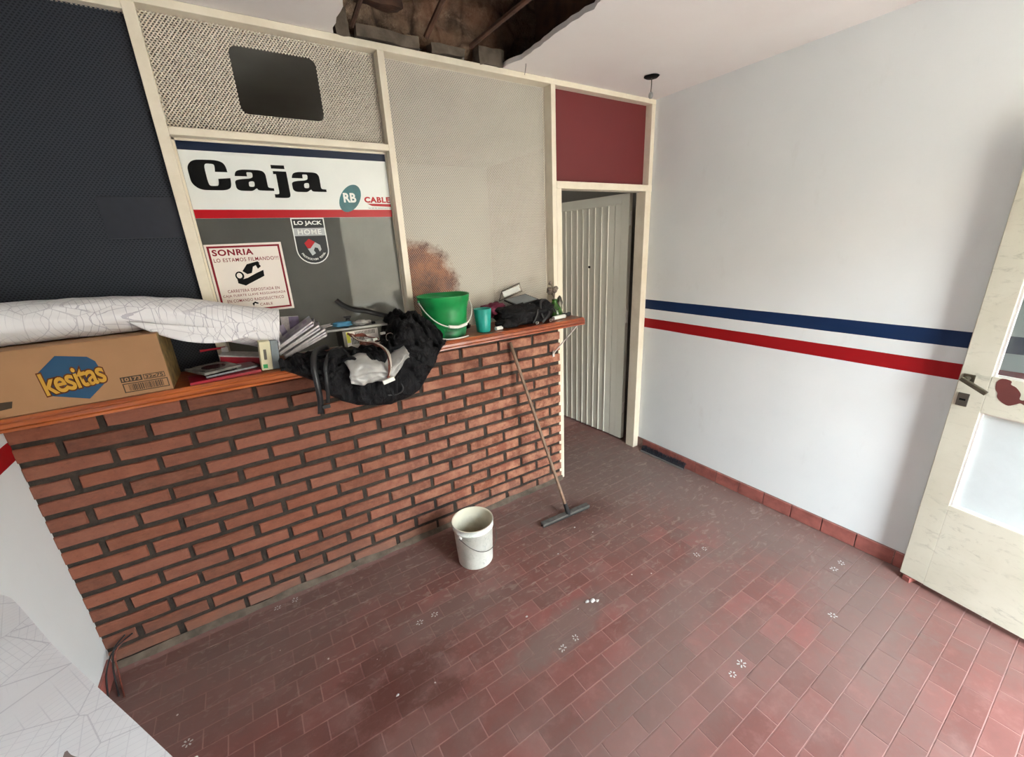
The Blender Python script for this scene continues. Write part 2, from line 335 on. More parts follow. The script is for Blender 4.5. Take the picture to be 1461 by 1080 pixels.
# ---------------------------------------------------------------- geometry helpers
def link(name, me, m=None, parent=None, loc=None):
    o = bpy.data.objects.new(name, me); C.objects.link(o)
    if m is not None:
        me.materials.clear()
        for q in (m if isinstance(m, (list, tuple)) else [m]): me.materials.append(q)
    if parent: o.parent = parent
    if loc is not None: o.location = loc
    return o
def BM(): return bmesh.new()
def fin(name, bm, m, parent=None, smooth=False, loc=None, bevel=0):
    bmesh.ops.recalc_face_normals(bm, faces=bm.faces)
    me = bpy.data.meshes.new(name); bm.to_mesh(me); bm.free()
    if smooth:
        for p in me.polygons: p.use_smooth = True
    o = link(name, me, m, parent, loc)
    if bevel:
        b = o.modifiers.new('bevel', 'BEVEL'); b.width = bevel; b.segments = 2; b.limit_method = 'ANGLE'
    return o
def box(bm, x0, x1, y0, y1, z0, z1, mi=0, mat=None):
    v = [bm.verts.new((x, y, z)) for x in (x0, x1) for y in (y0, y1) for z in (z0, z1)]
    if mat is not None:
        for q in v: q.co = mat @ q.co
    for f in ((0, 1, 3, 2), (4, 6, 7, 5), (0, 4, 5, 1), (2, 3, 7, 6), (0, 2, 6, 4), (1, 5, 7, 3)):
        bm.faces.new([v[i] for i in f]).material_index = mi
    return v
def tube(bm, pts, r, seg=8, mi=0, cap=True):
    pts = [Vector(p) for p in pts]; rings = []
    rr = r if isinstance(r, (list, tuple)) else [r]*len(pts)
    up = Vector((0.31, 0.22, 0.92)).normalized()
    for i, p in enumerate(pts):
        d = (pts[min(i+1, len(pts)-1)]-pts[max(i-1, 0)]).normalized()
        a = d.cross(up)
        if a.length < 0.05: a = d.cross(Vector((1, 0, 0)))
        a.normalize(); b = d.cross(a)
        rings.append([bm.verts.new(p+(a*math.cos(2*PI*k/seg)+b*math.sin(2*PI*k/seg))*rr[i]) for k in range(seg)])
    for i in range(len(rings)-1):
        for k in range(seg):
            bm.faces.new((rings[i][k], rings[i][(k+1) % seg], rings[i+1][(k+1) % seg], rings[i+1][k])).material_index = mi
    if cap:
        bm.faces.new(rings[0][::-1]); bm.faces.new(rings[-1])
def lathe(bm, prof, seg=32, cx=0, cy=0, mi=0, close=True):
    rings = []
    for r, z in prof:
        if r < 1e-5: rings.append([bm.verts.new((cx, cy, z))])
        else: rings.append([bm.verts.new((cx+r*math.cos(2*PI*k/seg), cy+r*math.sin(2*PI*k/seg), z)) for k in range(seg)])
    for a, b in zip(rings, rings[1:]):
        for k in range(seg):
            q = [a[k % len(a)], a[(k+1) % len(a)], b[(k+1) % len(b)], b[k % len(b)]]
            u = []
            for v in q:
                if v not in u: u.append(v)
            if len(u) > 2: bm.faces.new(u).material_index = mi
def cr_spline(P, n=6, closed=False):
    out = []; N = len(P)
    for i in range(N if closed else N-1):
        g = lambda k: Vector(P[k % N]) if closed else Vector(P[max(0, min(N-1, k))])
        p0, p1, p2, p3 = g(i-1), g(i), g(i+1), g(i+2)
        for j in range(n):
            t = j/n
            out.append(0.5*((2*p1)+(p2-p0)*t+(2*p0-5*p1+4*p2-p3)*t*t+(3*p1-p0-3*p2+p3)*t**3))
    if not closed: out.append(Vector(P[-1]))
    return out
def curve_mesh(name, splines, depth=0.0):
    """filled flat outline (holes allowed) in local XY -> mesh"""
    cu = bpy.data.curves.new(name, 'CURVE'); cu.dimensions = '2D'; cu.fill_mode = 'BOTH'; cu.extrude = depth/2
    for s in splines:
        sp_ = cu.splines.new('POLY'); sp_.points.add(len(s)-1); sp_.use_cyclic_u = True
        for i, q in enumerate(s): sp_.points[i].co = (q[0], q[1], 0, 1)
    o = bpy.data.objects.new('tmp', cu); C.objects.link(o)
    dg = bpy.context.evaluated_depsgraph_get(); dg.update()
    me = bpy.data.meshes.new_from_object(o.evaluated_get(dg)); me.name = name
    bpy.data.objects.remove(o); bpy.data.curves.remove(cu)
    return me
def text_mesh(body, size, offset=0.0, depth=0.0, align='CENTER', spacing=1.0, shear=0.0):
    cu = bpy.data.curves.new('lettering', 'FONT'); cu.body = body; cu.size = size; cu.offset = offset; cu.extrude = depth/2
    cu.align_x = align; cu.align_y = 'CENTER'; cu.space_character = spacing; cu.resolution_u = 4; cu.shear = shear
    o = bpy.data.objects.new('tmp', cu); C.objects.link(o)
    dg = bpy.context.evaluated_depsgraph_get(); dg.update()
    me = bpy.data.meshes.new_from_object(o.evaluated_get(dg)); me.name = 'lettering'
    bpy.data.objects.remove(o); bpy.data.curves.remove(cu)
    return me
def fit(me, w=None, h=None):
    xs = [v.co.x for v in me.vertices]; ys = [v.co.y for v in me.vertices]
    cx, cy = (min(xs)+max(xs))/2, (min(ys)+max(ys))/2
    sx = w/(max(xs)-min(xs)) if w else 1; sy = h/(max(ys)-min(ys)) if h else 1
    for v in me.vertices: v.co.x = (v.co.x-cx)*sx; v.co.y = (v.co.y-cy)*sy
    return me
def stand(me, x, y, z, rot=0.0):
    """stand a flat XY mesh up so it faces -y, centred at x,y,z"""
    me.transform(Matrix.Translation((x, y, z)) @ Matrix.Rotation(rot, 4, 'Y') @ Matrix.Rotation(PI/2, 4, 'X')); return me
def tag(o, label=None, cat=None, group=None, kind=None):
    if label: o['label'] = label
    if cat: o['category'] = cat
    if group: o['group'] = group
    if kind: o['kind'] = kind
    return o
def empty(name, loc=(0, 0, 0), rz=0.0, label=None, cat=None, group=None, kind=None):
    o = bpy.data.objects.new(name, None); C.objects.link(o); o.location = loc; o.rotation_euler = (0, 0, rz); o.empty_display_size = 0.05
    return tag(o, label, cat, group, kind)
def ribbon(bm, P, y=0.0, mi=0, n=6):
    """flat stroke through (x, z, width) points"""
    Q = cr_spline([(a, b, c) for a, b, c in P], n); L = []; Rr = []
    for i, q in enumerate(Q):
        d = Q[min(i+1, len(Q)-1)]-Q[max(i-1, 0)]; d = Vector((d.x, d.y)); d.normalize()
        nx, ny = -d.y*q.z/2, d.x*q.z/2
        L.append(bm.verts.new((q.x+nx, y, q.y+ny))); Rr.append(bm.verts.new((q.x-nx, y, q.y-ny)))
    for i in range(len(L)-1): bm.faces.new((L[i], L[i+1], Rr[i+1], Rr[i])).material_index = mi
def quad(bm, P, mi=0):
    return bm.faces.new([bm.verts.new(p) for p in P])
def wrinkle(v, s, a):
    return noise.noise(v*s)*a + noise.noise(v*s*2.3+Vector((3, 1, 7)))*a*0.5 + abs(noise.noise(v*s*1.4+Vector((9, 2, 4))))*a*0.7

W = 3.444      # right wall
H = 2.60       # ceiling
# ================================================================ SETTING
# floor slab + tiles
fl = empty('floor', kind='structure', label='worn red brick-format tile floor, greyed with dirt', cat='floor')
bm = BM(); box(bm, -0.02, 3.62, FY-0.1, 2.6, -0.06, -0.0016); fin('grout_bed', bm, M['grout'], fl)
TX, TY, TG = 0.1625, 0.0817, 0.0034
def tile_bm(x0, x1, y0, y1, bm, jit=0.0):
    a = TG/2; z = jit; r = 0.0007
    t_ = [bm.verts.new(p) for p in ((x0+a+r, y0+a+r, z), (x1-a-r, y0+a+r, z), (x1-a-r, y1-a-r, z), (x0+a+r, y1-a-r, z))]
    b_ = [bm.verts.new(p) for p in ((x0+a, y0+a, -0.004), (x1-a, y0+a, -0.004), (x1-a, y1-a, -0.004), (x0+a, y1-a, -0.004))]
    bm.faces.new(t_)
    for i in range(4): bm.faces.new((b_[i], b_[(i+1) % 4], t_[(i+1) % 4], t_[i]))
def tiles():
    out = []
    j0 = int((FY-0.0+2.181)/TY)-2
    for j in range(-8, 35):
        y0 = -2.181+j*TY; y1 = y0+TY
        if y1 < FY or y0 > 2.5: continue
        off = 1.007+0.16*0 + (0.08125 if (j % 2) == 0 else 0.0)
        k0 = int(math.floor((0-off)/TX))
        for k in range(k0, 26):
            x0, x1 = off+k*TX, off+(k+1)*TX
            xa, xb = max(x0, 0.0), min(x1, W if y1 < 0.03 else 3.6)
            if xb-xa < 0.02: continue
            if y1 > 0.0 and xa < 2.6: xa = max(xa, 2.6)
            if xb-xa < 0.02: continue
            if y0 > -0.02 and y0 > 1.2: continue
            out.append((xa, xb, max(y0, FY), y1))
    return out
TL = tiles()
cp = Vector((0.83, -2.15))
def inview(t):
    p = Vector(((t[0]+t[1])/2, (t[2]+t[3])/2, 0)); d = p-Vector((0.8317, -2.1514, 1.7201)); z = d.dot(fw)
    if z <= 0.1: return False
    u_, v_ = d.dot(rv)/z*586.3, d.dot(uv)/z*586.3
    return abs(u_) < 745 and abs(v_) < 550 and not (u_ < -500 and v_ < -400)
vis = [t for t in TL if inview(t)]
vis.sort(key=lambda t: (Vector(((t[0]+t[1])/2, (t[2]+t[3])/2, 0))-Vector((0.8317, -2.1514, 1.7201))).length)
near = set(vis[:300])
cache = {}
for t in TL:
    if t in near:
        key = (round(t[1]-t[0], 3), round(t[3]-t[2], 3))
        if key not in cache:
            bm = BM(); w2, h2 = key[0]/2, key[1]/2; tile_bm(-w2, w2, -h2, h2, bm)
            me = bpy.data.meshes.new('tile'); bmesh.ops.recalc_face_normals(bm, faces=bm.faces); bm.to_mesh(me); bm.free(); me.materials.append(M['tile']); cache[key] = me
        o = bpy.data.objects.new('tile', cache[key]); C.objects.link(o); o.parent = fl
        o.location = ((t[0]+t[1])/2, (t[2]+t[3])/2, random.uniform(-0.0005, 0.0003)); o.rotation_euler = (random.uniform(-.003, .003), random.uniform(-.002, .002), random.uniform(-.004, .004))
bm = BM()
for t in TL:
    if t not in near: tile_bm(*t, bm, random.uniform(-0.0006, 0))
o = fin('distant_tiles', bm, M['tile'], fl); o['kind'] = 'stuff'

def wallbox(name, *a, mat='wall', label=None):
    bm = BM(); box(bm, *a); o = fin(name, bm, M[mat]); return tag(o, label, 'wall', kind='structure')
def empty_wall(name, boxes, mat, label):
    bm = BM()
    for b in boxes: box(bm, *b)
    return tag(fin(name, bm, M[mat]), label, 'wall', kind='structure')
empty_wall('wall_right', [(W, W+0.15, FY-0.15, 0.0, 0, 3.12)], 'wall', 'white wall with a blue and a red painted stripe')
empty_wall('wall_left', [(-0.15, 0.0, FY-0.15, 0.09, 0, 3.12)], 'wall', 'white side wall at the left end of the brick counter')
# front wall with doorway (behind the photographer), unseen, made dark to cut bounce light
empty_wall('wall_front', [(-0.15, DX0, FY-0.15, FY, 0, 3.12), (DX0, DX1, FY-0.15, FY, DZ, 3.12), (DX1, W+.15, FY-0.15, FY, 0, 3.12)], 'darkwall', 'unseen front wall with the entrance, made dark to cut bounce light')
bm = BM(); box(bm, -0.8, 3.9, FY-0.3, 2.9, 3.12, 3.22); tag(fin('added_roof', bm, M['backwall']), 'unseen slab over the ceiling, added to keep sky light out', 'added_roof', kind='structure')  # added slab, closes the top so no sky light leaks in
bm = BM(); box(bm, -8, 12, -14, FY-0.15, -0.16, -0.06); tag(fin('pavement', bm, M['street']), 'concrete pavement outside the entrance', 'pavement', kind='structure')
bm = BM(); box(bm, -12, 16, -14.4, -14, -0.1, 5.5); tag(fin('wall_opposite_street', bm, M['facade']), 'plain beige building front across the street', 'wall', kind='structure')
# back room
empty_wall('wall_back_room', [(-0.12, 3.75, 2.6, 2.7, -0.1, 3.12), (-0.12, -0.02, 0.09, 2.6, -0.1, 3.12), (3.6, 3.75, 0.0, 2.6, -0.1, 3.12), (3.594, 3.6, 0.0, 0.06, -0.1, 3.12), (-0.02, 3.6, 0.22, 0.28, 2.65, 3.12)], 'backwall', 'dim grey walls of the room behind the partition')
bm = BM(); box(bm, -0.6, 3.75, 0.10, 2.7, H, H+0.05); tag(fin('ceiling_back_room', bm, M['backwall']), 'ceiling of the room behind the partition', 'ceiling', kind='structure')
# ceiling with a broken out hole
rg = random.Random(3)
hole = [(1.379, 0.0)]
y = 0.0
while y > -0.93:
    y -= 0.045; hole.append((1.378+rg.uniform(-0.012, 0.012)+0.01*math.sin(y*9), y))
xx = 1.42
while xx < 2.2:
    hole.append((xx, -0.97+rg.uniform(-0.04, 0.04))); xx += 0.07
y = -0.93
while y < -0.03:
    hole.append((2.238+rg.uniform(-0.012, 0.014)+(0.0 if y < -0.1 else -0.01), y)); y += 0.04
hole.append((2.222, 0.0))
outl = [(0.0, 0.0), (0.0, FY), (W, FY), (W, 0.0)] + hole[::-1]
me = curve_mesh('ceiling', [outl], 0.022)
me.transform(Matrix.Translation((0, 0, H+0.011)))
tag(link('ceiling', me, M['ceil']), 'pinkish white plaster ceiling with a broken-out hole', 'ceiling', kind='structure')
# cavity above the hole: rough slab, joist sides, battens
cv = empty('ceiling_cavity', (1.8, -0.4, 2.62), kind='structure', label='dark brown hole in the ceiling baring the rough slab', cat='ceiling')
def vec_off(o): o.location = (-1.8, 0.4, -2.62)
def rough_patch(name, m, x0, x1, fn, nx=34, ny=26, amp=0.03, sc=7):
    bm = BM(); G = []
    for i in range(nx+1):
        G.append([])
        for j in range(ny+1):
            p, n_ = fn(i/nx, j/ny); p = Vector(p); n_ = Vector(n_)
            G[-1].append(bm.verts.new(p+n_*(noise.noise(p*sc)*amp+noise.noise(p*sc*3)*amp*0.4)))
    for i in range(nx):
        for j in range(ny): bm.faces.new((G[i][j], G[i+1][j], G[i+1][j+1], G[i][j+1]))
    o = fin(name, bm, m, cv, True); vec_off(o); return o
rough_patch('rough_slab', M['rubble'], 0, 0, lambda a, b: ((1.2+a*1.3, 0.1-b*1.35, 3.0), (0, 0, 1)), amp=0.05)
rough_patch('rubble_wall', M['rubble'], 0, 0, lambda a, b: ((1.2+a*1.3, 0.085, 2.6+b*0.42), (0, 1, 0)), amp=0.045, sc=12)
bm = BM(); box(bm, 1.15, 1.2, -1.3, 0.12, 2.625, 3.05); box(bm, 2.5, 2.55, -1.3, 0.12, 2.625, 3.05); box(bm, 1.15, 2.55, -1.35, -1.3, 2.625, 3.05); box(bm, 1.15, 2.55, -1.35, 0.14, 3.06, 3.09)
o = fin('joist_side', bm, M['rustw'], cv); vec_off(o)
def rough_block(name, x0, x1, y0, y1, z0, z1, m):
    bm = BM(); box(bm, x0, x1, y0, y1, z0, z1); bmesh.ops.subdivide_edges(bm, edges=bm.edges, cuts=3, use_grid_fill=True)
    for v in bm.verts: v.co += Vector([noise.noise(v.co*14+Vector((k*5, 0, 0))) for k in range(3)])*0.012
    o = fin(name, bm, m, cv, False); vec_off(o)
rough_block('hollow_block', 1.48, 1.76, -0.01, 0.06, 2.605, 2.65, M['mortarlt'])
rough_block('hollow_block', 1.82, 2.0, -0.01, 0.06, 2.605, 2.645, M['mortarlt'])
rough_block('hollow_block', 1.39, 1.45, -0.0, 0.06, 2.60, 2.70, M['mortarlt'])
rough_block('hollow_block', 2.08, 2.23, 0.0, 0.06, 2.60, 2.68, M['mortarlt'])
rough_block('hollow_block', 1.5, 1.7, 0.0, 0.06, 2.75, 2.80, M['rustw'])
for a, b, r in (((2.03, -0.01, 2.66), (2.17, -0.62, 2.74), 0.012), ((1.80, -0.0, 2.66), (1.86, -0.5, 2.90), 0.013), ((1.46, 0.0, 2.64), (1.56, -0.35, 2.90), 0.010)):
    bm = BM(); tube(bm, cr_spline([a, tuple((a[i]+b[i])/2+(0.006, 0, 0.008)[i] for i in range(3)), b], 4), r, 7); o = fin('batten', bm, M['rustw'], cv); vec_off(o)

# skirting on the right wall, tile by tile
sk = empty('baseboard_right', (W, 0, 0), kind='structure', label='low row of red skirting tiles under the striped white wall', cat='baseboard')
bm = BM(); box(bm, -0.006, 0.0, FY, -0.0, 0, 0.0875); fin('skirting_bed', bm, M['grout'], sk)
y = -0.557+0.1665*3
while y > FY:
    y1, y0 = min(y, -0.003), max(y-0.1665, FY)
    if y1-y0 > 0.02:
        bm = BM(); box(bm, -0.014, -0.004, y0+0.0025, y1-0.0025, 0.001, 0.0855+random.uniform(-.001, .001)); o = fin('skirting_tile', bm, M['skirt'], sk, bevel=0.002)
    y -= 0.1665

# ---------------------------------------------------------------- partition (wall at the back of the counter)
pt = empty('wall_back', (0, 0, 0), kind='structure', label='cream framed partition of perforated sheet and glass above the brick counter', cat='wall')
def part(name, b, m, bev=0.002):
    bm = BM(); box(bm, *b); return fin(name, bm, M[m], pt, bevel=bev)
PD = 0.085
part('post', (0.6866, 0.7241, 0, PD, 1.271, 2.572), 'cream')
part('post', (1.5558, 1.5872, 0, PD, 1.271, 2.572), 'cream')
part('post', (2.5405, 2.5734, 0, PD, 1.271, 2.572), 'cream')
part('post', (2.5734, 2.6129, 0, PD, 0.0, 2.03), 'cream')
part('post', (2.592, 2.6129, -0.002, 0.0, 0.0, 1.2), 'cream', 0)
part('post', (3.407, W, 0, PD, 2.0721, 2.572), 'cream')
part('post', (3.384, W, 0, PD, 0.0, 2.03), 'cream')
part('top_rail', (0.0, W, 0.0, PD, 2.572, H), 'cream')
part('rail', (0.0, 0.6866, 0.0, PD, 2.545, 2.572), 'cream')
part('rail', (0.7241, 1.5558, 0, PD, 2.1694, 2.1962), 'cream')
part('rail', (2.5734, W, -0.002, PD, 2.03, 2.0721), 'cream')
part('rail', (0.7241, 1.5558, 0.02, PD, 1.15, 1.262), 'cream')
part('rail', (1.5872, 2.5405, 0.02, PD, 1.15, 1.262), 'cream')
def sheet(name, x0, x1, z0, z1, y, m, cut=None):
    sp_ = [[(x0, z0), (x1, z0), (x1, z1), (x0, z1)]]
    if cut:
        a, b, c, d, r = cut; h = []
        for cx_, cz_, a0 in ((b-r, d-r, 0), (a+r, d-r, 90), (a+r, c+r, 180), (b-r, c+r, 270)):
            for k in range(6): h.append((cx_+r*math.cos(R(a0+18*k)), cz_+r*math.sin(R(a0+18*k))))
        sp_.append(h)
    me = curve_mesh(name, sp_, 0.0); me.transform(Matrix.Translation((0, y, 0)) @ Matrix.Rotation(PI/2, 4, 'X'))
    return link(name, me, M[m], pt)
sheet('mesh_panel', 0.7241, 1.5558, 2.1962, 2.572, 0.052, 'mesh', (0.980, 1.297, 2.276, 2.511, 0.028))
sheet('mesh_panel', 1.5872, 2.5405, 1.262, 2.572, 0.066, 'meshr')
sheet('mesh_panel', 0.0, 0.6866, 1.262, 2.545, 0.030, 'navymesh')
sheet('backing_sheet', 0.0, 0.6866, 1.262, 2.545, 0.040, 'navyback')
part('solid_panel', (2.5734, 3.407, 0.052, 0.062, 2.0721, 2.572), 'redpanel', 0)
part('patch_plate', (0.455, 0.684, 0.024, 0.029, 1.808, 1.955), 'darknavy', 0.001)
part('window_pane', (0.7241, 1.5558, 0.056, 0.060, 1.262, 2.1694), 'glass', 0)
bm = BM()
for b in ((0.7241, 0.732, 0.045, 0.056, 1.262, 2.1694), (1.548, 1.5558, 0.045, 0.056, 1.262, 2.1694), (0.7241, 1.5558, 0.045, 0.056, 2.162, 2.1694)): box(bm, *b)
fin('glazing_bead', bm, M['cream'], pt)
# lower wall behind the bricks
part('lower_wall', (0.0, 2.592, 0.012, 0.09, 0.0, 1.2), 'backwall', 0)

# inner door leaf (swung into the back room)
dl = empty('door_1', (3.409, 0.169, 0.012), math.atan2(0.997, -0.076), 'white boarded inner door standing open in the doorway', 'door', kind='structure')
def dpart(root, name, b, m, bev=0.0):
    bm = BM(); box(bm, *b); return fin(name, bm, m if not isinstance(m, str) else M[m], root, bevel=bev)
dpart(dl, 'core_board', (0.0, 0.735, -0.040, -0.012, 0, 2.03), 'doorlight')
dpart(dl, 'stile', (0.0, 0.07, -0.012, 0.0, 0, 2.03), 'doorlight', 0.0015)
dpart(dl, 'stile', (0.0715, 0.132, -0.012, -0.002, 0, 1.955), 'doorlight', 0.0015)
dpart(dl, 'top_rail', (0.07, 0.735, -0.012, 0.0, 1.957, 2.03), 'doorlight', 0.0015)
s0 = 0.134
while s0 < 0.72:
    s1 = min(s0+0.0685, 0.735)
    dpart(dl, 'board', (s0+0.004, s1-0.004, -0.012, -0.004, 0, 1.955), 'doorlight', 0.002)
    dpart(dl, 'cover_strip', (s1-0.004, min(s1+0.004, 0.735), -0.012, 0.003, 0, 1.955), 'doorlight', 0.001)
    s0 = s1
bm = BM(); tube(bm, [(0.394, -0.006, 1.487), (0.394, 0.006, 1.487)], 0.010, 12); o = fin('peephole', bm, M['ink'], dl); o['label'] = 'small dark peephole'
for z in (0.25, 1.05, 1.8):
    bm = BM(); tube(bm, [(-0.010, -0.012, z), (-0.010, -0.012, z+0.1)], 0.008, 8); fin('hinge', bm, M['whitem'], dl)

# foreground door (glazed, opened against the right wall)
dd = empty('door_2', (3.36, -1.77, 0.03), math.atan2(-0.98910, -0.14722), 'scuffed cream glazed entrance door standing open against the right wall', 'door', kind='structure')
T = 0.036
dpart(dd, 'stile', (0, 0.095, 0, T, 0, 2.03), 'door', 0.003)
dpart(dd, 'stile', (0.655, 0.75, 0, T, 0, 2.03), 'door', 0.003)
dpart(dd, 'bottom_rail', (0.095, 0.655, 0.0, T, 0, 0.455), 'door', 0.0)
dpart(dd, 'middle_rail', (0.095, 0.655, 0.0, T, 0.918, 1.078), 'door', 0.0)
dpart(dd, 'top_rail', (0.095, 0.655, 0.0, T, 1.93, 2.03), 'door', 0.0)
for n_, z0, z1 in (('lower', 0.455, 0.918), ('upper', 1.078, 1.93)):
    dpart(dd, 'pane', (0.095, 0.655, 0.020, 0.024, z0, z1), 'doorglass' if n_ == 'upper' else 'milkglass')
    bm = BM()
    box(bm, 0.095, 0.103, 0.004, 0.019, z0, z1); box(bm, 0.647, 0.655, 0.004, 0.019, z0, z1); box(bm, 0.103, 0.647, 0.010, 0.019, z0, z0+0.008); box(bm, 0.103, 0.647, 0.010, 0.019, z1-0.008, z1)
    fin('glazing_bead', bm, M['whitem'], dd)
bm = BM(); box(bm, 0.013, 0.050, -0.005, 0.0, 1.035, 1.072); h = fin('handle', bm, M['brass'], dd, bevel=0.002); h['label'] = 'bronze lever handle'
bm = BM(); tube(bm, [(0.03, -0.004, 1.055), (0.03, -0.035, 1.055)], 0.009, 10)
bm2 = BM(); box(bm2, -0.012, 0.085, -0.048, -0.034, -0.009, 0.009, 0, Matrix.Translation((0.03, 0, 1.052)) @ Matrix.Rotation(R(27), 4, 'Y'))
fin('spindle', bm, M['brass'], h); fin('lever', bm2, M['brass'], h, bevel=0.003)
bm = BM(); box(bm, 0.014, 0.050, -0.004, 0.0, 0.928, 0.986); lk = fin('lock_plate', bm, M['dsteel'], dd, bevel=0.001); lk['label'] = 'dark metal lock plate with keyhole'
bm = BM(); box(bm, 0.022, 0.042, -0.0055, -0.0035, 0.954, 0.962); fin('keyhole', bm, M['ink'], lk)
pts = [(0.115, 1.03), (0.112, 1.06), (0.125, 1.078), (0.15, 1.074), (0.152, 1.06), (0.168, 1.052), (0.185, 1.03), (0.186, 1.01), (0.195, 1.006), (0.206, 1.012), (0.214, 1.0), (0.205, 0.988), (0.192, 0.993), (0.182, 0.985), (0.163, 0.973), (0.142, 0.982), (0.126, 0.998), (0.124, 1.015)]
me = curve_mesh('bare_patch', [[(q.x, q.y) for q in cr_spline([(a, b, 0) for a, b in pts], 3, True)]]); me.transform(Matrix.Translation((0, -0.0008, 0)) @ Matrix.Rotation(PI/2, 4, 'X'))
o = link('bare_patch', me, M['redchip'], dd); o['label'] = 'bared reddish patch where a knob plate was'
bm = BM(); box(bm, 0, 0.05, 0, 0.03, 0, 0.026, 0, Matrix.Translation((3.345, -1.815, 0.0)) @ Matrix.Rotation(R(-20), 4, 'Z')); bmesh.ops.subdivide_edges(bm, edges=bm.edges, cuts=1)
for v in bm.verts:
    if v.co.z > 0.003: v.co += Vector([noise.noise(v.co*60+Vector((k, 0, 0))) for k in range(3)])*0.003
tag(fin('tile_fragment', bm, M['skirt']), 'small broken piece of red tile under the corner of the glazed door', 'tile piece')

# ================================================================ BRICK COUNTER
bc = empty('brick_counter', (0, 0, 0), label='waist high counter wall of thin red bricks with deep dark joints', cat='counter')
ZB = lambda x, k: 1.094-0.0075*x-0.0772*k      # centre line of the mortar joint below course k
bm = BM(); box(bm, 0.0, 2.585, 0.007, 0.012, 0.0, 1.225); fin('mortar_bed', bm, M['mortar'], bc)
def brick_mesh(L, seed):
    rr = random.Random(seed); bm = BM(); hx, hz, d = L/2, 0.0278, 0.010
    def loop(y, ins):
        P = []
        n_ = max(2, int(L/0.05))
        for i in range(n_+1): P.append((-hx+ins+(2*hx-2*ins)*i/n_, hz-ins+(rr.uniform(-.0016, .0016))))
        for i in range(n_+1): P.append((hx-ins-(2*hx-2*ins)*i/n_, -hz+ins+(rr.uniform(-.0016, .0016))))
        return [bm.verts.new((x+rr.uniform(-.001, .001), y, z)) for x, z in P]
    a = loop(d, 0); b = loop(0.0, 0.0008); c = loop(-0.004, 0.0045)
    for p, q in ((a, b), (b, c)):
        for i in range(len(p)): bm.faces.new((p[i], p[(i+1) % len(p)], q[(i+1) % len(q)], q[i]))
    n2 = len(c)//2
    for i in range(n2-1): bm.faces.new((c[i], c[i+1], c[-i-2], c[-i-1]))
    bmesh.ops.recalc_face_normals(bm, faces=bm.faces)
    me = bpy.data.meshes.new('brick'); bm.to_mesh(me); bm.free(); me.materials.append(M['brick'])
    return me
bcache = {}
for k in range(0, 15):
    j0 = 0.2575 if k % 2 == 0 else 0.1235
    edges = []; x = j0
    while x < 2.56: edges.append(x); x += 0.2625
    xs = [-0.011]+edges+[2.598]
    for a, b in zip(xs, xs[1:]):
        L = round(b-a-0.021, 2); var = random.randrange(5)
        if L < 0.03: continue
        if (L, var) not in bcache: bcache[(L, var)] = brick_mesh(b-a-0.021, random.random())
        xm = (a+b)/2
        zc = ZB(xm, k)+0.0386
        o = bpy.data.objects.new('brick', bcache[(L, var)]); C.objects.link(o); o.parent = bc
        o.location = (xm+random.uniform(-.003, .003), random.uniform(-.001, .002), zc+random.uniform(-.0015, .0015))
        o.rotation_euler = (0, random.uniform(-.006, .006)+0.0075, 0)
# smeared mortar fillet at the foot
bm = BM(); N = 80; A = []
for i in range(N+1):
    x = 2.59*i/N; n_ = noise.noise(Vector((x*6, 1, 2)))
    h = 0.026+0.012*n_; dpt = 0.016+0.010*noise.noise(Vector((x*9, 5, 2)))
    A.append([bm.verts.new((x, -0.006, h)), bm.verts.new((x, -dpt*0.7-0.004, h*0.5)), bm.verts.new((x, -dpt-0.012, 0.0005))])
for i in range(N):
    for j in range(2): bm.faces.new((A[i][j], A[i+1][j], A[i+1][j+1], A[i][j+1]))
fin('mortar_fillet', bm, M['mortarlt'], bc, True)

# ---------------------------------------------------------------- shelf / worktop
sf = empty('counter_shelf', (0, 0, 1.229), label='long orange varnished wooden shelf on top of the brick counter', cat='shelf')
prof = [(-0.280, 0.0), (-0.280, 0.008), (-0.276, 0.011), (-0.280, 0.014), (-0.280, 0.026), (-0.276, 0.029), (-0.277, 0.033), (-0.268, 0.042), (0.019, 0.042), (0.019, 0.0)]
bm = BM(); ra = [bm.verts.new((0.004, y, z)) for y, z in prof]; rb = [bm.verts.new((2.556, y, z)) for y, z in prof]
for i in range(len(prof)): bm.faces.new((ra[i], ra[(i+1) % len(prof)], rb[(i+1) % len(prof)], rb[i]))
bm.faces.new(ra); bm.faces.new(rb[::-1])
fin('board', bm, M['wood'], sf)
bm = BM()
a = Vector((2.522, -0.008, -0.232)); b = Vector((2.522, -0.252, -0.003)); d = (b-a).normalized(); n_ = Vector((0, -d.z, d.y))
for s in (-1, 1):
    pass
box(bm, -0.0055, 0.0055, -0.002, 0.002, 0, (b-a).length, 0, Matrix.Translation(a) @ Vector((0, 0, 1)).rotation_difference(d).to_matrix().to_4x4())
box(bm, 2.514, 2.530, -0.010, -0.006, -0.255, -0.215)
o = fin('bracket', bm, M['whitem'], sf); o['label'] = 'thin white metal bracket'
ST = 1.271     # shelf top

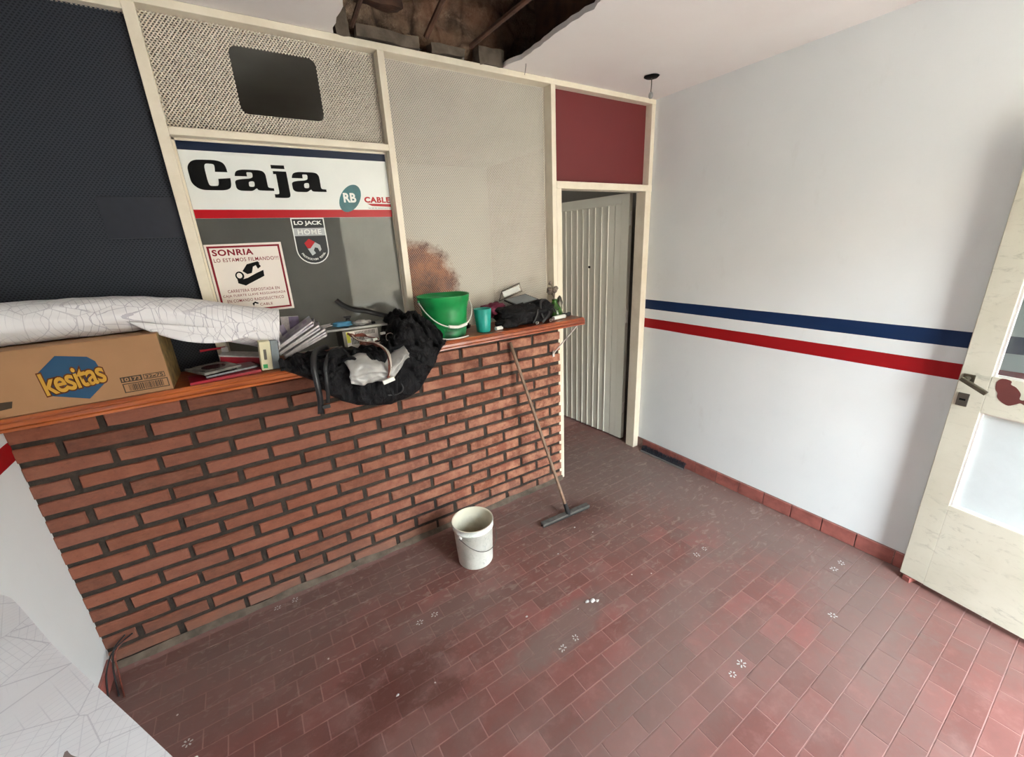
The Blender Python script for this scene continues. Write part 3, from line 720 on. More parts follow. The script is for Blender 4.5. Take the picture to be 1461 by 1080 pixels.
# ================================================================ SIGNS ON THE WINDOW
def plate(name, pts, y, th, m, parent=None):
    me = curve_mesh(name, [pts], th); me.transform(Matrix.Translation((0, y, 0)) @ Matrix.Rotation(PI/2, 4, 'X'))
    return link(name, me, m, parent)
def rect(a, b, c, d): return [(a, c), (b, c), (b, d), (a, d)]
def ell(cx, cz, rx, rz, rot=0.0, n=32):
    return [(cx+rx*math.cos(t)*math.cos(rot)-rz*math.sin(t)*math.sin(rot), cz+rx*math.cos(t)*math.sin(rot)+rz*math.sin(t)*math.cos(rot)) for t in [2*PI*i/n for i in range(n)]]
sg = empty('cashier_sign', (0, 0, 0), label='white sign reading Caja with navy top stripe, red bottom stripe and oval cable logo', cat='sign')
plate('sign_plate', rect(0.7330, 1.5470, 1.878, 2.1615), 0.0530, 0.005, M['signwhite'], sg)
plate('navy_stripe', rect(0.7335, 1.5465, 2.130, 2.161), 0.0500, 0.0006, M['signnavy'], sg)
plate('red_stripe', rect(0.7335, 1.5465, 1.8785, 1.912), 0.0500, 0.0006, M['signred'], sg)
def glyph(outer, x0, w, z0, h, inner=None):
    """outline points in a unit box, corners kept where the third value is 1, the rest rounded"""
    def rnd(P):
        out = []; n_ = len(P)
        for i in range(n_):
            a, b, c_ = P[i-1], P[i], P[(i+1) % n_]
            if len(b) > 2: out.append((b[0], b[1])); continue
            m1 = ((a[0]+b[0])/2, (a[1]+b[1])/2) if len(a) < 3 else (a[0], a[1]); m2 = ((b[0]+c_[0])/2, (b[1]+c_[1])/2) if len(c_) < 3 else (c_[0], c_[1])
            for k in range(1, 7):
                t_ = k/7; out.append(tuple((1-t_)**2*m1[q]+2*t_*(1-t_)*b[q]+t_*t_*m2[q] for q in (0, 1)))
        return out
    sp_ = [[(x0+a*w, z0+b*h) for a, b in rnd(outer)]]
    if inner: sp_.append([(x0+a*w, z0+b*h) for a, b in rnd(inner)])
    me = curve_mesh('lettering', sp_, 0.0004); me.transform(Matrix.Translation((0, 0.0496, 0)) @ Matrix.Rotation(PI/2, 4, 'X'))
    link('lettering', me, M['ink'], sg)
gC = [(0.98, 0.62, 1), (0.98, 0.90), (0.80, 1.02), (0.50, 1.02), (0.16, 1.00), (0.0, 0.78), (0.0, 0.50), (0.0, 0.20), (0.18, -0.02), (0.52, -0.02), (0.84, -0.02), (1.02, 0.10), (1.02, 0.42, 1), (0.70, 0.38, 1), (0.70, 0.14), (0.56, 0.13), (0.44, 0.13), (0.42, 0.30), (0.42, 0.50), (0.42, 0.78), (0.46, 0.89), (0.56, 0.89), (0.68, 0.88), (0.68, 0.76), (0.66, 0.62, 1)]
ga = [(0.03, 0.50, 1), (0.05, 0.66), (0.22, 0.74), (0.48, 0.74), (0.80, 0.74), (0.88, 0.62), (0.88, 0.44), (0.88, 0.24), (0.88, 0.12), (0.98, 0.10), (1.04, 0.10, 1), (1.04, 0.0, 1), (0.66, 0.0), (0.58, 0.02), (0.56, 0.10), (0.44, -0.02), (0.30, -0.02), (0.08, -0.02), (0.0, 0.06), (0.0, 0.18), (0.0, 0.34), (0.16, 0.40), (0.50, 0.43), (0.52, 0.60), (0.50, 0.65), (0.44, 0.65), (0.36, 0.65), (0.36, 0.58), (0.36, 0.50, 1)]
gai = [(0.52, 0.34), (0.38, 0.32), (0.36, 0.24), (0.36, 0.14), (0.42, 0.13), (0.50, 0.14), (0.52, 0.22)]
gj = [(0.0, 0.73, 1), (1.0, 0.73, 1), (1.0, 0.10), (1.0, -0.22), (0.70, -0.26), (0.30, -0.26), (-0.20, -0.25, 1), (-0.20, -0.12, 1), (0.12, -0.13), (0.18, -0.06), (0.18, 0.10), (0.20, 0.62, 1), (0.0, 0.62, 1)]
glyph(gC, 0.750, 0.134, 1.988, 0.108)
glyph(ga, 0.900, 0.134, 1.988, 0.108, gai)
glyph(gj, 1.048, 0.052, 1.988, 0.108)
glyph([(0.0, 0.82, 1), (1.0, 0.82, 1), (1.0, 0.95, 1), (0.0, 0.95, 1)], 1.044, 0.052, 1.988, 0.108)
glyph(ga, 1.114, 0.134, 1.988, 0.108, gai)
lo_ = plate('logo_oval', ell(1.354, 1.962, 0.042, 0.069, -0.65), 0.0496, 0.0004, M['teal'], sg)
link('logo_lettering', stand(fit(text_mesh('RB', 0.06, 0.0022), 0.058, 0.042), 1.352, 0.0490, 1.965), M['signwhite'], lo_)
link('logo_lettering', stand(fit(text_mesh('CABLE', 0.03, 0.0014, spacing=1.1), 0.126, 0.027), 1.482, 0.0494, 1.957), M['signred'], sg)
plate('logo_swoosh', [(1.43, 1.940), (1.546, 1.938), (1.546, 1.925), (1.452, 1.929)], 0.0496, 0.0002, M['signred'], sg)
link('logo_lettering', stand(fit(text_mesh('La red de comunicaciones', 0.01), 0.11, 0.006), 1.490, 0.0494, 1.920), M['charcoal'], sg)

stk = empty('camera_warning_sticker', (0, 0, 0), label='square white sticker reading SONRIA with a red border and a camera drawing', cat='sticker')
plate('paper', [(0.7345, 1.776), (1.022, 1.778), (1.022, 1.481), (0.7345, 1.481)], 0.0552, 0.0006, M['pink'], stk)
bdr = curve_mesh('border', [rect(0.7425, 1.013, 1.490, 1.769), rect(0.7505, 1.005, 1.498, 1.761)]); bdr.transform(Matrix.Translation((0, 0.0546, 0)) @ Matrix.Rotation(PI/2, 4, 'X')); link('border', bdr, M['maroon'], stk)
for s_, cx, cz, w_, h_, off in (('SONRIA', 0.832, 1.742, 0.150, 0.026, 0.0010), ('LO ESTAMOS FILMANDO!!!', 0.878, 1.711, 0.243, 0.0155, 0.0003), ('CARRETERA DEPOSITADA EN', 0.878, 1.580, 0.20, 0.0130, 0.0002),
                             ('CAJA FUERTE LLAVE RESGUARDADA', 0.878, 1.559, 0.243, 0.0130, 0.0002), ('EN COMANDO RADIOELECTRICO', 0.878, 1.538, 0.22, 0.0130, 0.0002), ('CABLE', 0.912, 1.513, 0.05, 0.011, 0.0003)):
    link('lettering', stand(fit(text_mesh(s_, 0.03, off, spacing=1.12), w_, h_), cx, 0.0543, cz), M['maroon'], stk)
plate('drawing', [(0.824, 1.640), (0.824, 1.612), (0.850, 1.600), (0.929, 1.636), (0.930, 1.662), (0.90, 1.65), (0.865, 1.633), (0.846, 1.628)], 0.0545, 0.0002, M['ink'], stk)
plate('drawing', [(0.850, 1.662), (0.872, 1.690), (0.915, 1.700), (0.922, 1.692), (0.893, 1.678), (0.884, 1.652), (0.866, 1.648)], 0.0545, 0.0002, M['ink'], stk)
plate('drawing', ell(0.836, 1.643, 0.0165, 0.0185), 0.0544, 0.0002, M['ink'], stk)
plate('drawing', ell(0.835, 1.644, 0.010, 0.0115), 0.0541, 0.0002, M['pink'], stk)
plate('drawing', [(0.905, 1.684), (0.918, 1.690), (0.924, 1.678), (0.910, 1.668)], 0.0545, 0.0002, M['ink'], stk)
plate('drawing', [(0.858, 1.520), (0.870, 1.528), (0.884, 1.520), (0.878, 1.516), (0.868, 1.521), (0.862, 1.508)], 0.0545, 0.0002, M['ink'], stk)

sh = empty('alarm_shield_sticker', (0, 0, 0), label='small black and grey shield sticker with a red roofed house emblem on the window', cat='sticker')
def shield(g):
    P = [(1.0795+g, 1.8775-g), (1.2200-g, 1.8775-g), (1.2200-g, 1.738)]
    for i in range(1, 12):
        a = PI*i/12; P.append((1.14975+(0.07025-g)*math.cos(a), 1.738-(0.064-g)*math.sin(a)))
    return P+[(1.0795+g, 1.738)]
plate('paper', shield(0), 0.0552, 0.0006, M['signwhite'], sh)
plate('field', shield(0.0045), 0.0547, 0.0002, M['charcoal'], sh)
plate('band', rect(1.084, 1.2155, 1.800, 1.834), 0.0545, 0.0002, M['silver'], sh)
link('lettering', stand(fit(text_mesh('LO JACK', 0.03, 0.0010), 0.118, 0.022), 1.150, 0.0543, 1.854), M['signwhite'], sh)
link('lettering', stand(fit(text_mesh('HOME', 0.03, 0.0004, spacing=1.15), 0.100, 0.022), 1.150, 0.0542, 1.817), M['signwhite'], sh)
plate('emblem', [(1.118, 1.768), (1.140, 1.787), (1.164, 1.772), (1.140, 1.744), (1.128, 1.746)], 0.0545, 0.0002, M['signred'], sh)
plate('emblem', [(1.128, 1.744), (1.140, 1.744), (1.164, 1.771), (1.184, 1.758), (1.187, 1.738), (1.178, 1.728), (1.172, 1.745), (1.160, 1.748), (1.153, 1.735), (1.160, 1.722), (1.143, 1.712)], 0.0545, 0.0002, M['silver'], sh)
ch = 'PROTECCION TOTAL'
for i, c_ in enumerate(ch):
    if c_ == ' ': continue
    a = R(205+130*i/(len(ch)-1)); me = fit(text_mesh(c_, 0.012, 0.0003)); link('lettering', stand(me, 1.150+0.052*math.cos(a), 0.0543, 1.741+0.046*math.sin(a), -(a+PI/2)), M['signwhite'], sh)

# ================================================================ THINGS ON THE SHELF
# cardboard box
bx = empty('cardboard_box', (0.278, -0.135, ST), label='long brown cardboard snack box with a blue hexagon logo under the rolled plan', cat='box')
def local(o, root): o.matrix_parent_inverse = root.matrix_world.inverted() if False else Matrix.Translation(-root.location); return o
bm = BM(); box(bm, 0.010, 0.546, -0.262, -0.008, ST, 1.4795); o = fin('carton', bm, [M['card'], M['cardside']], bx, bevel=0.003); local(o, bx)
for f in o.data.polygons:
    if f.normal.x > 0.9: f.material_index = 1
def onbox(me, name, m): o = link(name, me, M[m], bx); return local(o, bx)
def bplate(name, pts, y, m):
    me = curve_mesh(name, [pts], 0.0002); me.transform(Matrix.Translation((0, y, 0)) @ Matrix.Rotation(PI/2, 4, 'X')); return onbox(me, name, m)
bplate('logo', [(0.222, 1.393), (0.280, 1.446), (0.352, 1.430), (0.368, 1.412), (0.380, 1.340), (0.322, 1.288), (0.236, 1.318)], -0.2623, 'boxblue')
def kes(off, y, m):
    me = text_mesh('kesitas', 0.08, off, spacing=0.92, shear=0.12)
    for v in me.vertices: v.co.x *= 0.80; v.co.y *= 1.28
    xs = [v.co.x for v in me.vertices]; c_ = (min(xs)+max(xs))/2
    for v in me.vertices:
        v.co.x -= c_
    onbox(stand(me, 0.302, y, 1.362, -R(7)), 'lettering', m)
kes(0.0052, -0.2626, 'boxbrown'); kes(0.0016, -0.2630, 'boxyellow')
bplate('stamp', rect(0.412, 0.470, 1.3235, 1.343), -0.2623, 'boxink')
bm = BM()
for a, b, c, d in ((0.474, 0.534, 1.340, 1.3425), (0.474, 0.534, 1.3235, 1.326), (0.474, 0.476, 1.3235, 1.3425), (0.532, 0.534, 1.3235, 1.3425), (0.413, 0.538, 1.316, 1.319), (0.413, 0.538, 1.286, 1.289), (0.413, 0.416, 1.286, 1.319), (0.535, 0.538, 1.286, 1.319)):
    quad(bm, [(x, -0.2624, z) for x, z in rect(a, b, c, d)])
x = 0.428; rb_ = random.Random(2)
while x < 0.524:
    w_ = rb_.choice((0.0012, 0.002, 0.0034)); quad(bm, [(q, -0.2624, z) for q, z in rect(x, x+w_, 1.291, 1.314)]); x += w_+rb_.choice((0.0014, 0.002))
local(fin('bar_print', bm, M['boxink'], bx), bx)
onbox(stand(fit(text_mesh('10173', 0.02, 0.0006), 0.050, 0.013), 0.441, -0.2628, 1.333), 'lettering', 'card')
onbox(stand(fit(text_mesh('32x75', 0.02, 0.0006), 0.050, 0.012), 0.504, -0.2626, 1.333), 'lettering', 'boxink')
bplate('stamp', [(0.10, 1.296), (0.143, 1.300), (0.150, 1.321), (0.10, 1.324)], -0.2623, 'boxink')

# rolled plan
rp = empty('rolled_plan', (0.45, -0.13, 1.48), label='flattened roll of white street plans lying over the cardboard box', cat='paper roll')
bm = BM(); secs = [(0.012, 1.5475, .066), (0.20, 1.5475, .066), (0.36, 1.546, .064), (0.50, 1.541, .059), (0.58, 1.527, .062), (0.68, 1.496, .072), (0.78, 1.462, .080), (0.88, 1.430, .084), (0.925, 1.418, .084)]
sc = cr_spline([(a, b, c) for a, b, c in secs], 7); rings = []; NS = 56
for i, q in enumerate(sc):
    ring = []
    for k in range(NS+1):
        t = k/NS*2.15*PI*1.0 - 0.35*PI
        rr = 1.0+0.045*(k/NS)
        # squashed oval
        py = -0.128+math.cos(t)*0.080*rr; pz = q.y+math.sin(t)*q.z*rr
        v = Vector((q.x+(0.02*math.sin(t) if i > len(sc)-3 else 0), py, pz))
        dn = wrinkle(Vector((q.x*1.4, t*0.35, 0)), 5, 0.006)
        v.y += math.cos(t)*dn; v.z += math.sin(t)*dn
        if q.x < 0.56: v.z = max(v.z, 1.4815)
        v.z = max(v.z, 1.335)
        ring.append(bm.verts.new(v))
    rings.append(ring)
for a, b in zip(rings, rings[1:]):
    for k in range(NS): bm.faces.new((a[k], a[k+1], b[k+1], b[k]))
o = fin('sheet', bm, M['map'], rp, True); local(o, rp); so = o.modifiers.new('s', 'SOLIDIFY'); so.thickness = 0.0015
bm = BM(); g = []
for i in range(25):
    u = i/24; x = 0.47+0.42*u; zt = 1.535-0.10*u; g.append([])
    for j in range(9):
        v_ = j/8; z = zt-0.010-0.055*math.sin(PI*min(1, u*1.1))**0.8*v_*(1.1) ; y_ = -0.205-0.018*v_*math.sin(PI*u)-0.006
        g[-1].append(bm.verts.new(Vector((x, y_+noise.noise(Vector((x*9, v_*2, 0)))*0.008, z))))
for i in range(24):
    for j in range(8): bm.faces.new((g[i][j], g[i+1][j], g[i+1][j+1], g[i][j+1]))
o = fin('loose_flap', bm, M['map'], rp, True); local(o, rp); so = o.modifiers.new('s', 'SOLIDIFY'); so.thickness = 0.001

def place(name, label, cat, loc, rot=(0, 0, 0), group=None):
    o = empty(name, loc, 0, label, cat, group); o.rotation_euler = rot; return o
def pbox(root, name, dims, m, ctr=(0, 0, 0), bev=0.001):
    bm = BM(); a, b, c = dims[0]/2, dims[1]/2, dims[2]/2; box(bm, ctr[0]-a, ctr[0]+a, ctr[1]-b, ctr[1]+b, ctr[2]-c, ctr[2]+c)
    return fin(name, bm, M[m], root, bevel=bev)
# disc cases
r_ = place('disc_case', 'crimson case at the bottom of the low pile beside the cardboard box', 'case', (0.705, -0.190, ST+0.006), (0, 0, R(7))); pbox(r_, 'shell', (0.235, 0.125, 0.011), 'crimson'); pbox(r_, 'spine', (0.236, 0.006, 0.0112), 'pages', (0, 0.06, 0))
r_ = place('disc_case', 'thin dark green-edged case in the middle of the low pile beside the cardboard box', 'case', (0.725, -0.165, ST+0.0185), (0, 0, R(14))); pbox(r_, 'shell', (0.19, 0.12, 0.009), 'cddark'); pbox(r_, 'cover', (0.07, 0.11, 0.0094), 'steel', (0.05, 0, 0))
r_ = place('disc_case', 'grey clear disc case with dark centre, topmost of the low pile beside the cardboard box', 'case', (0.672, -0.165, ST+0.0335), (R(3), R(2), R(33))); pbox(r_, 'shell', (0.142, 0.125, 0.010), 'cdgrey')
me = curve_mesh('cover', [ell(0, 0, 0.042, 0.036)], 0.0004); link('cover', me, M['cddark'], r_, (0, 0, 0.0056))
r_ = place('paper_packet', 'red and white paper packet lying behind the disc cases', 'packet', (0.775, -0.06, ST+0.030), (0, R(10), R(-10))); pbox(r_, 'cover', (0.15, 0.09, 0.035), 'crimson'); pbox(r_, 'band', (0.16, 0.092, 0.006), 'pages', (0, 0, 0.0200))
r_ = place('pen', 'red pen lying level behind the disc cases', 'pen', (0.680, -0.02, ST+0.083), (0, R(90), R(4)))
bm = BM(); tube(bm, [(0, 0, -0.05), (0, 0, 0.04)], 0.0045, 10); fin('barrel', bm, M['crimson'], r_); bm = BM(); tube(bm, [(0, 0, 0.04), (0, 0, 0.052)], [0.0045, 0.001], 10); fin('tip', bm, M['pages'], r_)
r_ = place('paper_strip', 'narrow white paper slip standing behind the disc cases', 'paper', (0.716, -0.03, ST+0.043), (R(-10), 0, 0)); pbox(r_, 'slip', (0.024, 0.0012, 0.085), 'pages', bev=0)
# cream device
dv = place('wall_switch_box', 'upright cream and grey plastic device near the right end of the roll', 'device', (0.868, -0.215, ST+0.0), (0, R(5), R(4)))
pbox(dv, 'housing', (0.040, 0.050, 0.118), 'beige', (-0.018, 0, 0.062), 0.003); pbox(dv, 'back_box', (0.028, 0.052, 0.118), 'grey', (0.016, 0.002, 0.062), 0.003)
pbox(dv, 'slot', (0.010, 0.003, 0.042), 'dsteel', (-0.020, -0.0255, 0.068), 0.001); pbox(dv, 'green_mark', (0.016, 0.002, 0.016), 'green', (-0.024, -0.0254, 0.020), 0)
# magazines
mats = ['pages', 'mag2', 'pages', 'mag2', 'pages', 'purple', 'mag2']
mlab = ['bottom', 'second', 'third', 'fourth', 'fifth', 'sixth', 'top']
for i in range(7):
    a = R(-24-1.2*i); off = 0.011*i
    r_ = place('magazine', 'magazine in the tilted heap left of the power supply, %s of seven from below' % mlab[i], 'magazine', (1.030-math.sin(-a)*off-0.003*i, -0.085-0.004*i, ST+0.062+math.cos(a)*off), (R(4), a, R(-6+7*((i*37) % 5)/2-6)), 'magazines in the tilted heap')
    pbox(r_, 'pages', (0.20, 0.13, 0.007), 'pages', (0, 0, 0), 0.0005); pbox(r_, 'cover', (0.203, 0.132, 0.0016), mats[i], (0, 0, 0.0044), 0)
    if i == 6:
        for dx in (-0.06, -0.02, 0.03, 0.07): pbox(r_, 'picture', (0.020, 0.05, 0.0004), 'purple', (dx, 0.01*(1 if dx > 0 else -1), 0.0055), 0)
r_ = place('booklet', 'white and purple booklet leaning upright behind the magazines', 'booklet', (0.985, 0.022, ST+0.10), (R(-8), R(4), 0)); pbox(r_, 'pages', (0.075, 0.006, 0.155), 'pages'); pbox(r_, 'cover', (0.042, 0.001, 0.15), 'purple', (0.017, -0.0038, 0), 0)
r_ = place('booklet', 'purple striped booklet leaning beside the open end of the roll', 'booklet', (0.945, -0.055, ST+0.085), (R(-6), R(-14), R(10))); pbox(r_, 'pages', (0.055, 0.006, 0.13), 'purple'); pbox(r_, 'cover', (0.020, 0.001, 0.13), 'pages', (-0.01, -0.0038, 0), 0)
# power supply
ps = place('power_supply', 'grey metal computer power supply with vent grille and brown cables', 'power supply', (1.262, -0.060, ST), (0, 0, R(2)))
pbox(ps, 'case', (0.168, 0.135, 0.098), 'dsteel', (0, 0, 0.0495), 0.002)
fp = pbox(ps, 'front_plate', (0.150, 0.002, 0.086), 'whitem', (0.006, -0.0685, 0.050), 0.0005)
pbox(fp, 'yellow_label', (0.016, 0.001, 0.050), 'yellow', (-0.060, -0.0700, 0.066), 0)
for i in range(14): pbox(fp, 'vent_slot', (0.0032, 0.0015, 0.020), 'ink', (-0.026+i*0.0068, -0.0695, 0.080), 0)
for i in range(9): pbox(fp, 'vent_slot', (0.0032, 0.0015, 0.030), 'ink', (-0.046+i*0.0068, -0.0695, 0.046), 0)
cab = empty('cable_bundle', (0, 0, 0)); cab.parent = ps
def locp(o, root): o.parent = root; return o
PI_ = Matrix.Translation(-ps.location)
def wires(name, paths, r, m, parent, inv):
    bm = BM()
    for P in paths: tube(bm, cr_spline(P, 5), r, 6)
    o = fin(name, bm, M[m], parent, True)
    o.matrix_parent_inverse = inv; return o
base = [(1.205, -0.128, 1.350), (1.215, -0.150, 1.345), (1.225, -0.180, 1.332), (1.240, -0.220, 1.322), (1.262, -0.265, 1.320), (1.285, -0.320, 1.318), (1.308, -0.382, 1.290), (1.300, -0.412, 1.230), (1.288, -0.415, 1.190)]
rw = random.Random(4)
ps_w = [[(x+rw.uniform(-.006, .006), y_+rw.uniform(-.004, .004), z+rw.uniform(-.005, .005)+0.006) for x, y_, z in base] for _ in range(9)]
bpy.data.objects.remove(cab)
invp = Matrix.LocRotScale(ps.location, ps.rotation_euler, None).inverted()
wires('cable', ps_w, 0.0022, 'wire', ps, invp)
wires('cable', [[(x+rw.uniform(-.006, .006), y_-0.003, z+0.010) for x, y_, z in base] for _ in range(2)], 0.0021, 'wirew', ps, invp)
loop = [[(1.215, -0.140, 1.345), (1.245+k*.004, -0.160, 1.342+k*.002), (1.285, -0.165-k*.003, 1.335), (1.318+k*.003, -0.160, 1.320), (1.310, -0.165, 1.300), (1.270-k*.004, -0.170, 1.300), (1.245, -0.165, 1.312+k*.002)] for k in range(6)]
wires('cable', loop, 0.0023, 'wire', ps, invp)
bm = BM(); box(bm, -0.026, 0.026, -0.006, 0.006, -0.009, 0.009, 0, Matrix.Translation((1.286, -0.418, 1.180)) @ Matrix.Rotation(R(-12), 4, 'Y')); o = fin('plug', bm, M['whitepl'], ps, bevel=0.001); o.matrix_parent_inverse = invp
for x, y_, z in ((1.275, -0.205, 1.326), (1.300, -0.225, 1.330), (1.262, -0.190, 1.322), (1.350, -0.190, 1.345)):
    bm = BM(); box(bm, -0.012, 0.012, -0.006, 0.006, -0.005, 0.005, 0, Matrix.Translation((x, y_, z)) @ Matrix.Rotation(R(20), 4, 'Z')); o = fin('plug', bm, M['whitepl'], ps, bevel=0.001); o.matrix_parent_inverse = invp
wires('cable', [[(1.29, -0.20, 1.305), (1.33, -0.22, 1.312), (1.365, -0.235, 1.318), (1.385, -0.24, 1.335), (1.375, -0.24, 1.350), (1.355, -0.235, 1.345), (1.352, -0.235, 1.32), (1.37, -0.25, 1.296)]], 0.0016, 'wirew', ps, invp)
# tray and small things on the power supply
tr = place('metal_tray', 'thin grey metal tray lying on the power supply', 'tray', (1.262, -0.055, ST+0.101), (0, 0, R(-6)))
pbox(tr, 'plate', (0.275, 0.150, 0.004), 'steel', (0, 0, 0.002), 0.001); pbox(tr, 'lip', (0.275, 0.003, 0.010), 'steel', (0, -0.074, 0.005), 0.0005)
def lump(name, ctr, rad, m, amp=0.25, sc=2.2, seed=0, parent=None, sub=4, floor_z=None, label=None, cat=None):
    bm = BM(); bmesh.ops.create_icosphere(bm, subdivisions=sub, radius=1)
    for v in bm.verts:
        n_ = v.co.copy(); q = n_*sc+Vector((seed*3.1, seed*1.7, 0))
        d = 1+amp*(noise.noise(q)+0.5*noise.noise(q*2.3)-0.6*abs(noise.noise(q*3.1+Vector((5, 5, 5)))))
        v.co = Vector((n_.x*rad[0]*d, n_.y*rad[1]*d, n_.z*rad[2]*d))
        if floor_z is not None: v.co.z = max(v.co.z, floor_z-ctr[2])
    o = fin(name, bm, M[m], parent, True, loc=ctr)
    if label: tag(o, label, cat)
    return o
TZ = ST+0.106
lump('plastic_wrapper', (1.200, -0.05, TZ+0.014), (0.050, 0.035, 0.014), 'bluecloth', 0.4, 2, 3, None, 3, TZ, 'crumpled light blue plastic film on the metal tray', 'wrapper')
lump('plastic_wrapper', (1.290, -0.06, TZ+0.012), (0.040, 0.03, 0.012), 'filmg', 0.5, 2.4, 6, None, 3, TZ, 'crumpled clear greenish film right of the blue film', 'wrapper')
r_ = place('cable_reel', 'small black spool standing on the blue film', 'spool', (1.232, -0.040, TZ+0.020))
bm = BM(); lathe(bm, [(0, 0), (0.016, 0), (0.016, 0.004), (0.010, 0.006), (0.010, 0.018), (0.018, 0.020), (0.018, 0.028), (0, 0.028)], 16); fin('reel', bm, M['black'], r_, True)
r_ = place('knob_cap', 'small black cap near the right end of the metal tray', 'cap', (1.345, -0.065, TZ)); bm = BM(); lathe(bm, [(0, 0), (0.010, 0), (0.009, 0.010), (0, 0.011)], 14); fin('cap', bm, M['black'], r_, True)
r_ = place('white_connector', 'white plastic connector on the metal tray', 'connector', (1.315, -0.04, TZ+0.010), (0, R(6), R(8))); pbox(r_, 'shell', (0.05, 0.014, 0.012), 'whitepl')
r_ = place('cardboard_scrap', 'pale folded paper scrap at the left end of the metal tray', 'paper', (1.12, -0.035, TZ+0.010), (0, R(-10), R(-10))); pbox(r_, 'scrap', (0.085, 0.05, 0.003), 'pages'); pbox(r_, 'fold', (0.05, 0.04, 0.002), 'pages', (0.01, 0, 0.006))

# black backpack
bp = empty('black_backpack', (1.27, -0.18, ST), label='crumpled open black nylon backpack hanging over the shelf edge', cat='bag')
def interp(T_, x):
    for (a, b), (c, d) in zip(T_, T_[1:]):
        if a <= x <= c: return b+(d-b)*(x-a)/(c-a)
    return T_[0][1] if x < T_[0][0] else T_[-1][1]
bot = [(0.895, 1.284), (0.925, 1.262), (0.97, 1.235), (1.01, 1.205), (1.06, 1.13), (1.10, 1.095), (1.16, 1.062), (1.22, 1.045), (1.31, 1.028), (1.40, 1.042), (1.46, 1.065), (1.52, 1.14), (1.56, 1.20), (1.60, 1.25), (1.625, 1.275)]
top = [(0.895, 1.286), (0.95, 1.305), (1.02, 1.318), (1.10, 1.298), (1.20, 1.288), (1.30, 1.288), (1.36, 1.31), (1.41, 1.375), (1.47, 1.405), (1.53, 1.385), (1.58, 1.335), (1.625, 1.280)]
bck = [(0.895, -0.17), (1.10, -0.165), (1.17, -0.145), (1.34, -0.145), (1.37, -0.06), (1.40, -0.02), (1.55, -0.02), (1.59, -0.06), (1.625, -0.15)]
NX, NV = 170, 64; bm = BM(); G = []
for i in range(NX+1):
    x = 0.897+0.726*i/NX; tz = interp(top, x); bz = interp(bot, x); yb = interp(bck, x); G.append([])
    bulge = 0.045*math.sin(PI*min(1, max(0, (x-0.93)/0.68)))**0.6
    path = [(yb, ST+0.004), (yb-0.004, ST+(tz-ST)*0.6), (yb-0.03, tz), ((yb-0.27)/2-0.03, tz-0.004), (-0.262, ST+(tz-ST)*0.75), (-0.288-bulge*0.5, ST-0.0+(tz-ST)*0.15), (-0.292-bulge, (ST+bz)/2+0.005), (-0.290-bulge*0.7, bz+0.015), (-0.286, bz)]
    sp2 = cr_spline([(0, a, b) for a, b in path], 8)
    for j in range(NV+1):
        q = sp2[min(len(sp2)-1, j)]
        p = Vector((x, q.y, q.z)); w_ = math.sin(PI*min(1, (j+2)/NV*0.97))
        s1 = Vector((x*11, p.y*8, p.z*8))
        w2 = s1+Vector((noise.noise(s1*0.6), noise.noise(s1*0.6+Vector((7, 0, 0))), noise.noise(s1*0.6+Vector((0, 7, 0)))))*1.6
        rg_ = 1-abs(noise.noise(w2*0.9))*3.2
        fold = 0.030*rg_+0.018*(1-abs(noise.noise(w2*2.1+Vector((4, 4, 4))))*3.0)+0.007*(1-abs(noise.noise(w2*4.6))*3)
        amp = w_*(1.0 if x > 1.36 or j > 30 else 0.5)
        p.y -= fold*amp*0.9*(1 if j > 20 else 0.2); p.z += fold*amp*(0.9 if j < 36 else 0.2)
        p.x += noise.noise(s1*1.7+Vector((9, 0, 0)))*0.010*w_
        if p.y > -0.281: p.z = max(p.z, ST+0.004)
        elif p.z < ST+0.005: p.y = min(p.y, -0.287)
        G[-1].append(bm.verts.new(p))
for i in range(NX):
    for j in range(NV): bm.faces.new((G[i][j], G[i+1][j], G[i+1][j+1], G[i][j+1]))
o = fin('body', bm, M['nylon'], bp, True); local(o, bp); so = o.modifiers.new('s', 'SOLIDIFY'); so.thickness = 0.002; so.offset = 1
# lumps, straps and the film pouch
for nm, c_, r3, m_, sd in (('pocket', (1.49, -0.16, 1.345), (0.085, 0.09, 0.055), 'nylon', 2), ('pocket', (1.50, -0.315, 1.235), (0.060, 0.032, 0.085), 'nylon', 5), ('pocket', (1.12, -0.318, 1.215), (0.085, 0.026, 0.055), 'nylon', 7), ('pocket', (1.03, -0.225, 1.296), (0.085, 0.05, 0.020), 'nylon', 8)):
    o = lump(nm, c_, r3, m_, 0.35, 2.6, sd, bp); local(o, bp)
def flap(name, P, wd, m, th=0.003, parent=bp):
    """strap of width wd along P (wide direction mostly across the path, facing -y)"""
    bm = BM(); Q = cr_spline(P, 6); A_, B_ = [], []
    for i, q in enumerate(Q):
        d = (Q[min(i+1, len(Q)-1)]-Q[max(i-1, 0)]).normalized(); s_ = d.cross(Vector((0.15, -1, 0.35))).normalized()*wd/2
        A_.append(bm.verts.new(q+s_)); B_.append(bm.verts.new(q-s_))
    for i in range(len(Q)-1): bm.faces.new((A_[i], A_[i+1], B_[i+1], B_[i]))
    o = fin(name, bm, M[m], parent, True); so = o.modifiers.new('s', 'SOLIDIFY'); so.thickness = th; so.offset = 0
    if parent is bp: local(o, bp)
    return o
flap('strap', [(1.10, -0.20, 1.325), (1.04, -0.27, 1.325), (1.015, -0.325, 1.28), (1.012, -0.345, 1.20), (1.012, -0.335, 1.13), (1.004, -0.325, 1.068)], 0.024, 'black')
flap('strap', [(1.16, -0.20, 1.310), (1.10, -0.265, 1.315), (1.06, -0.335, 1.28), (1.05, -0.352, 1.22), (1.045, -0.340, 1.15), (1.040, -0.33, 1.11)], 0.016, 'black')
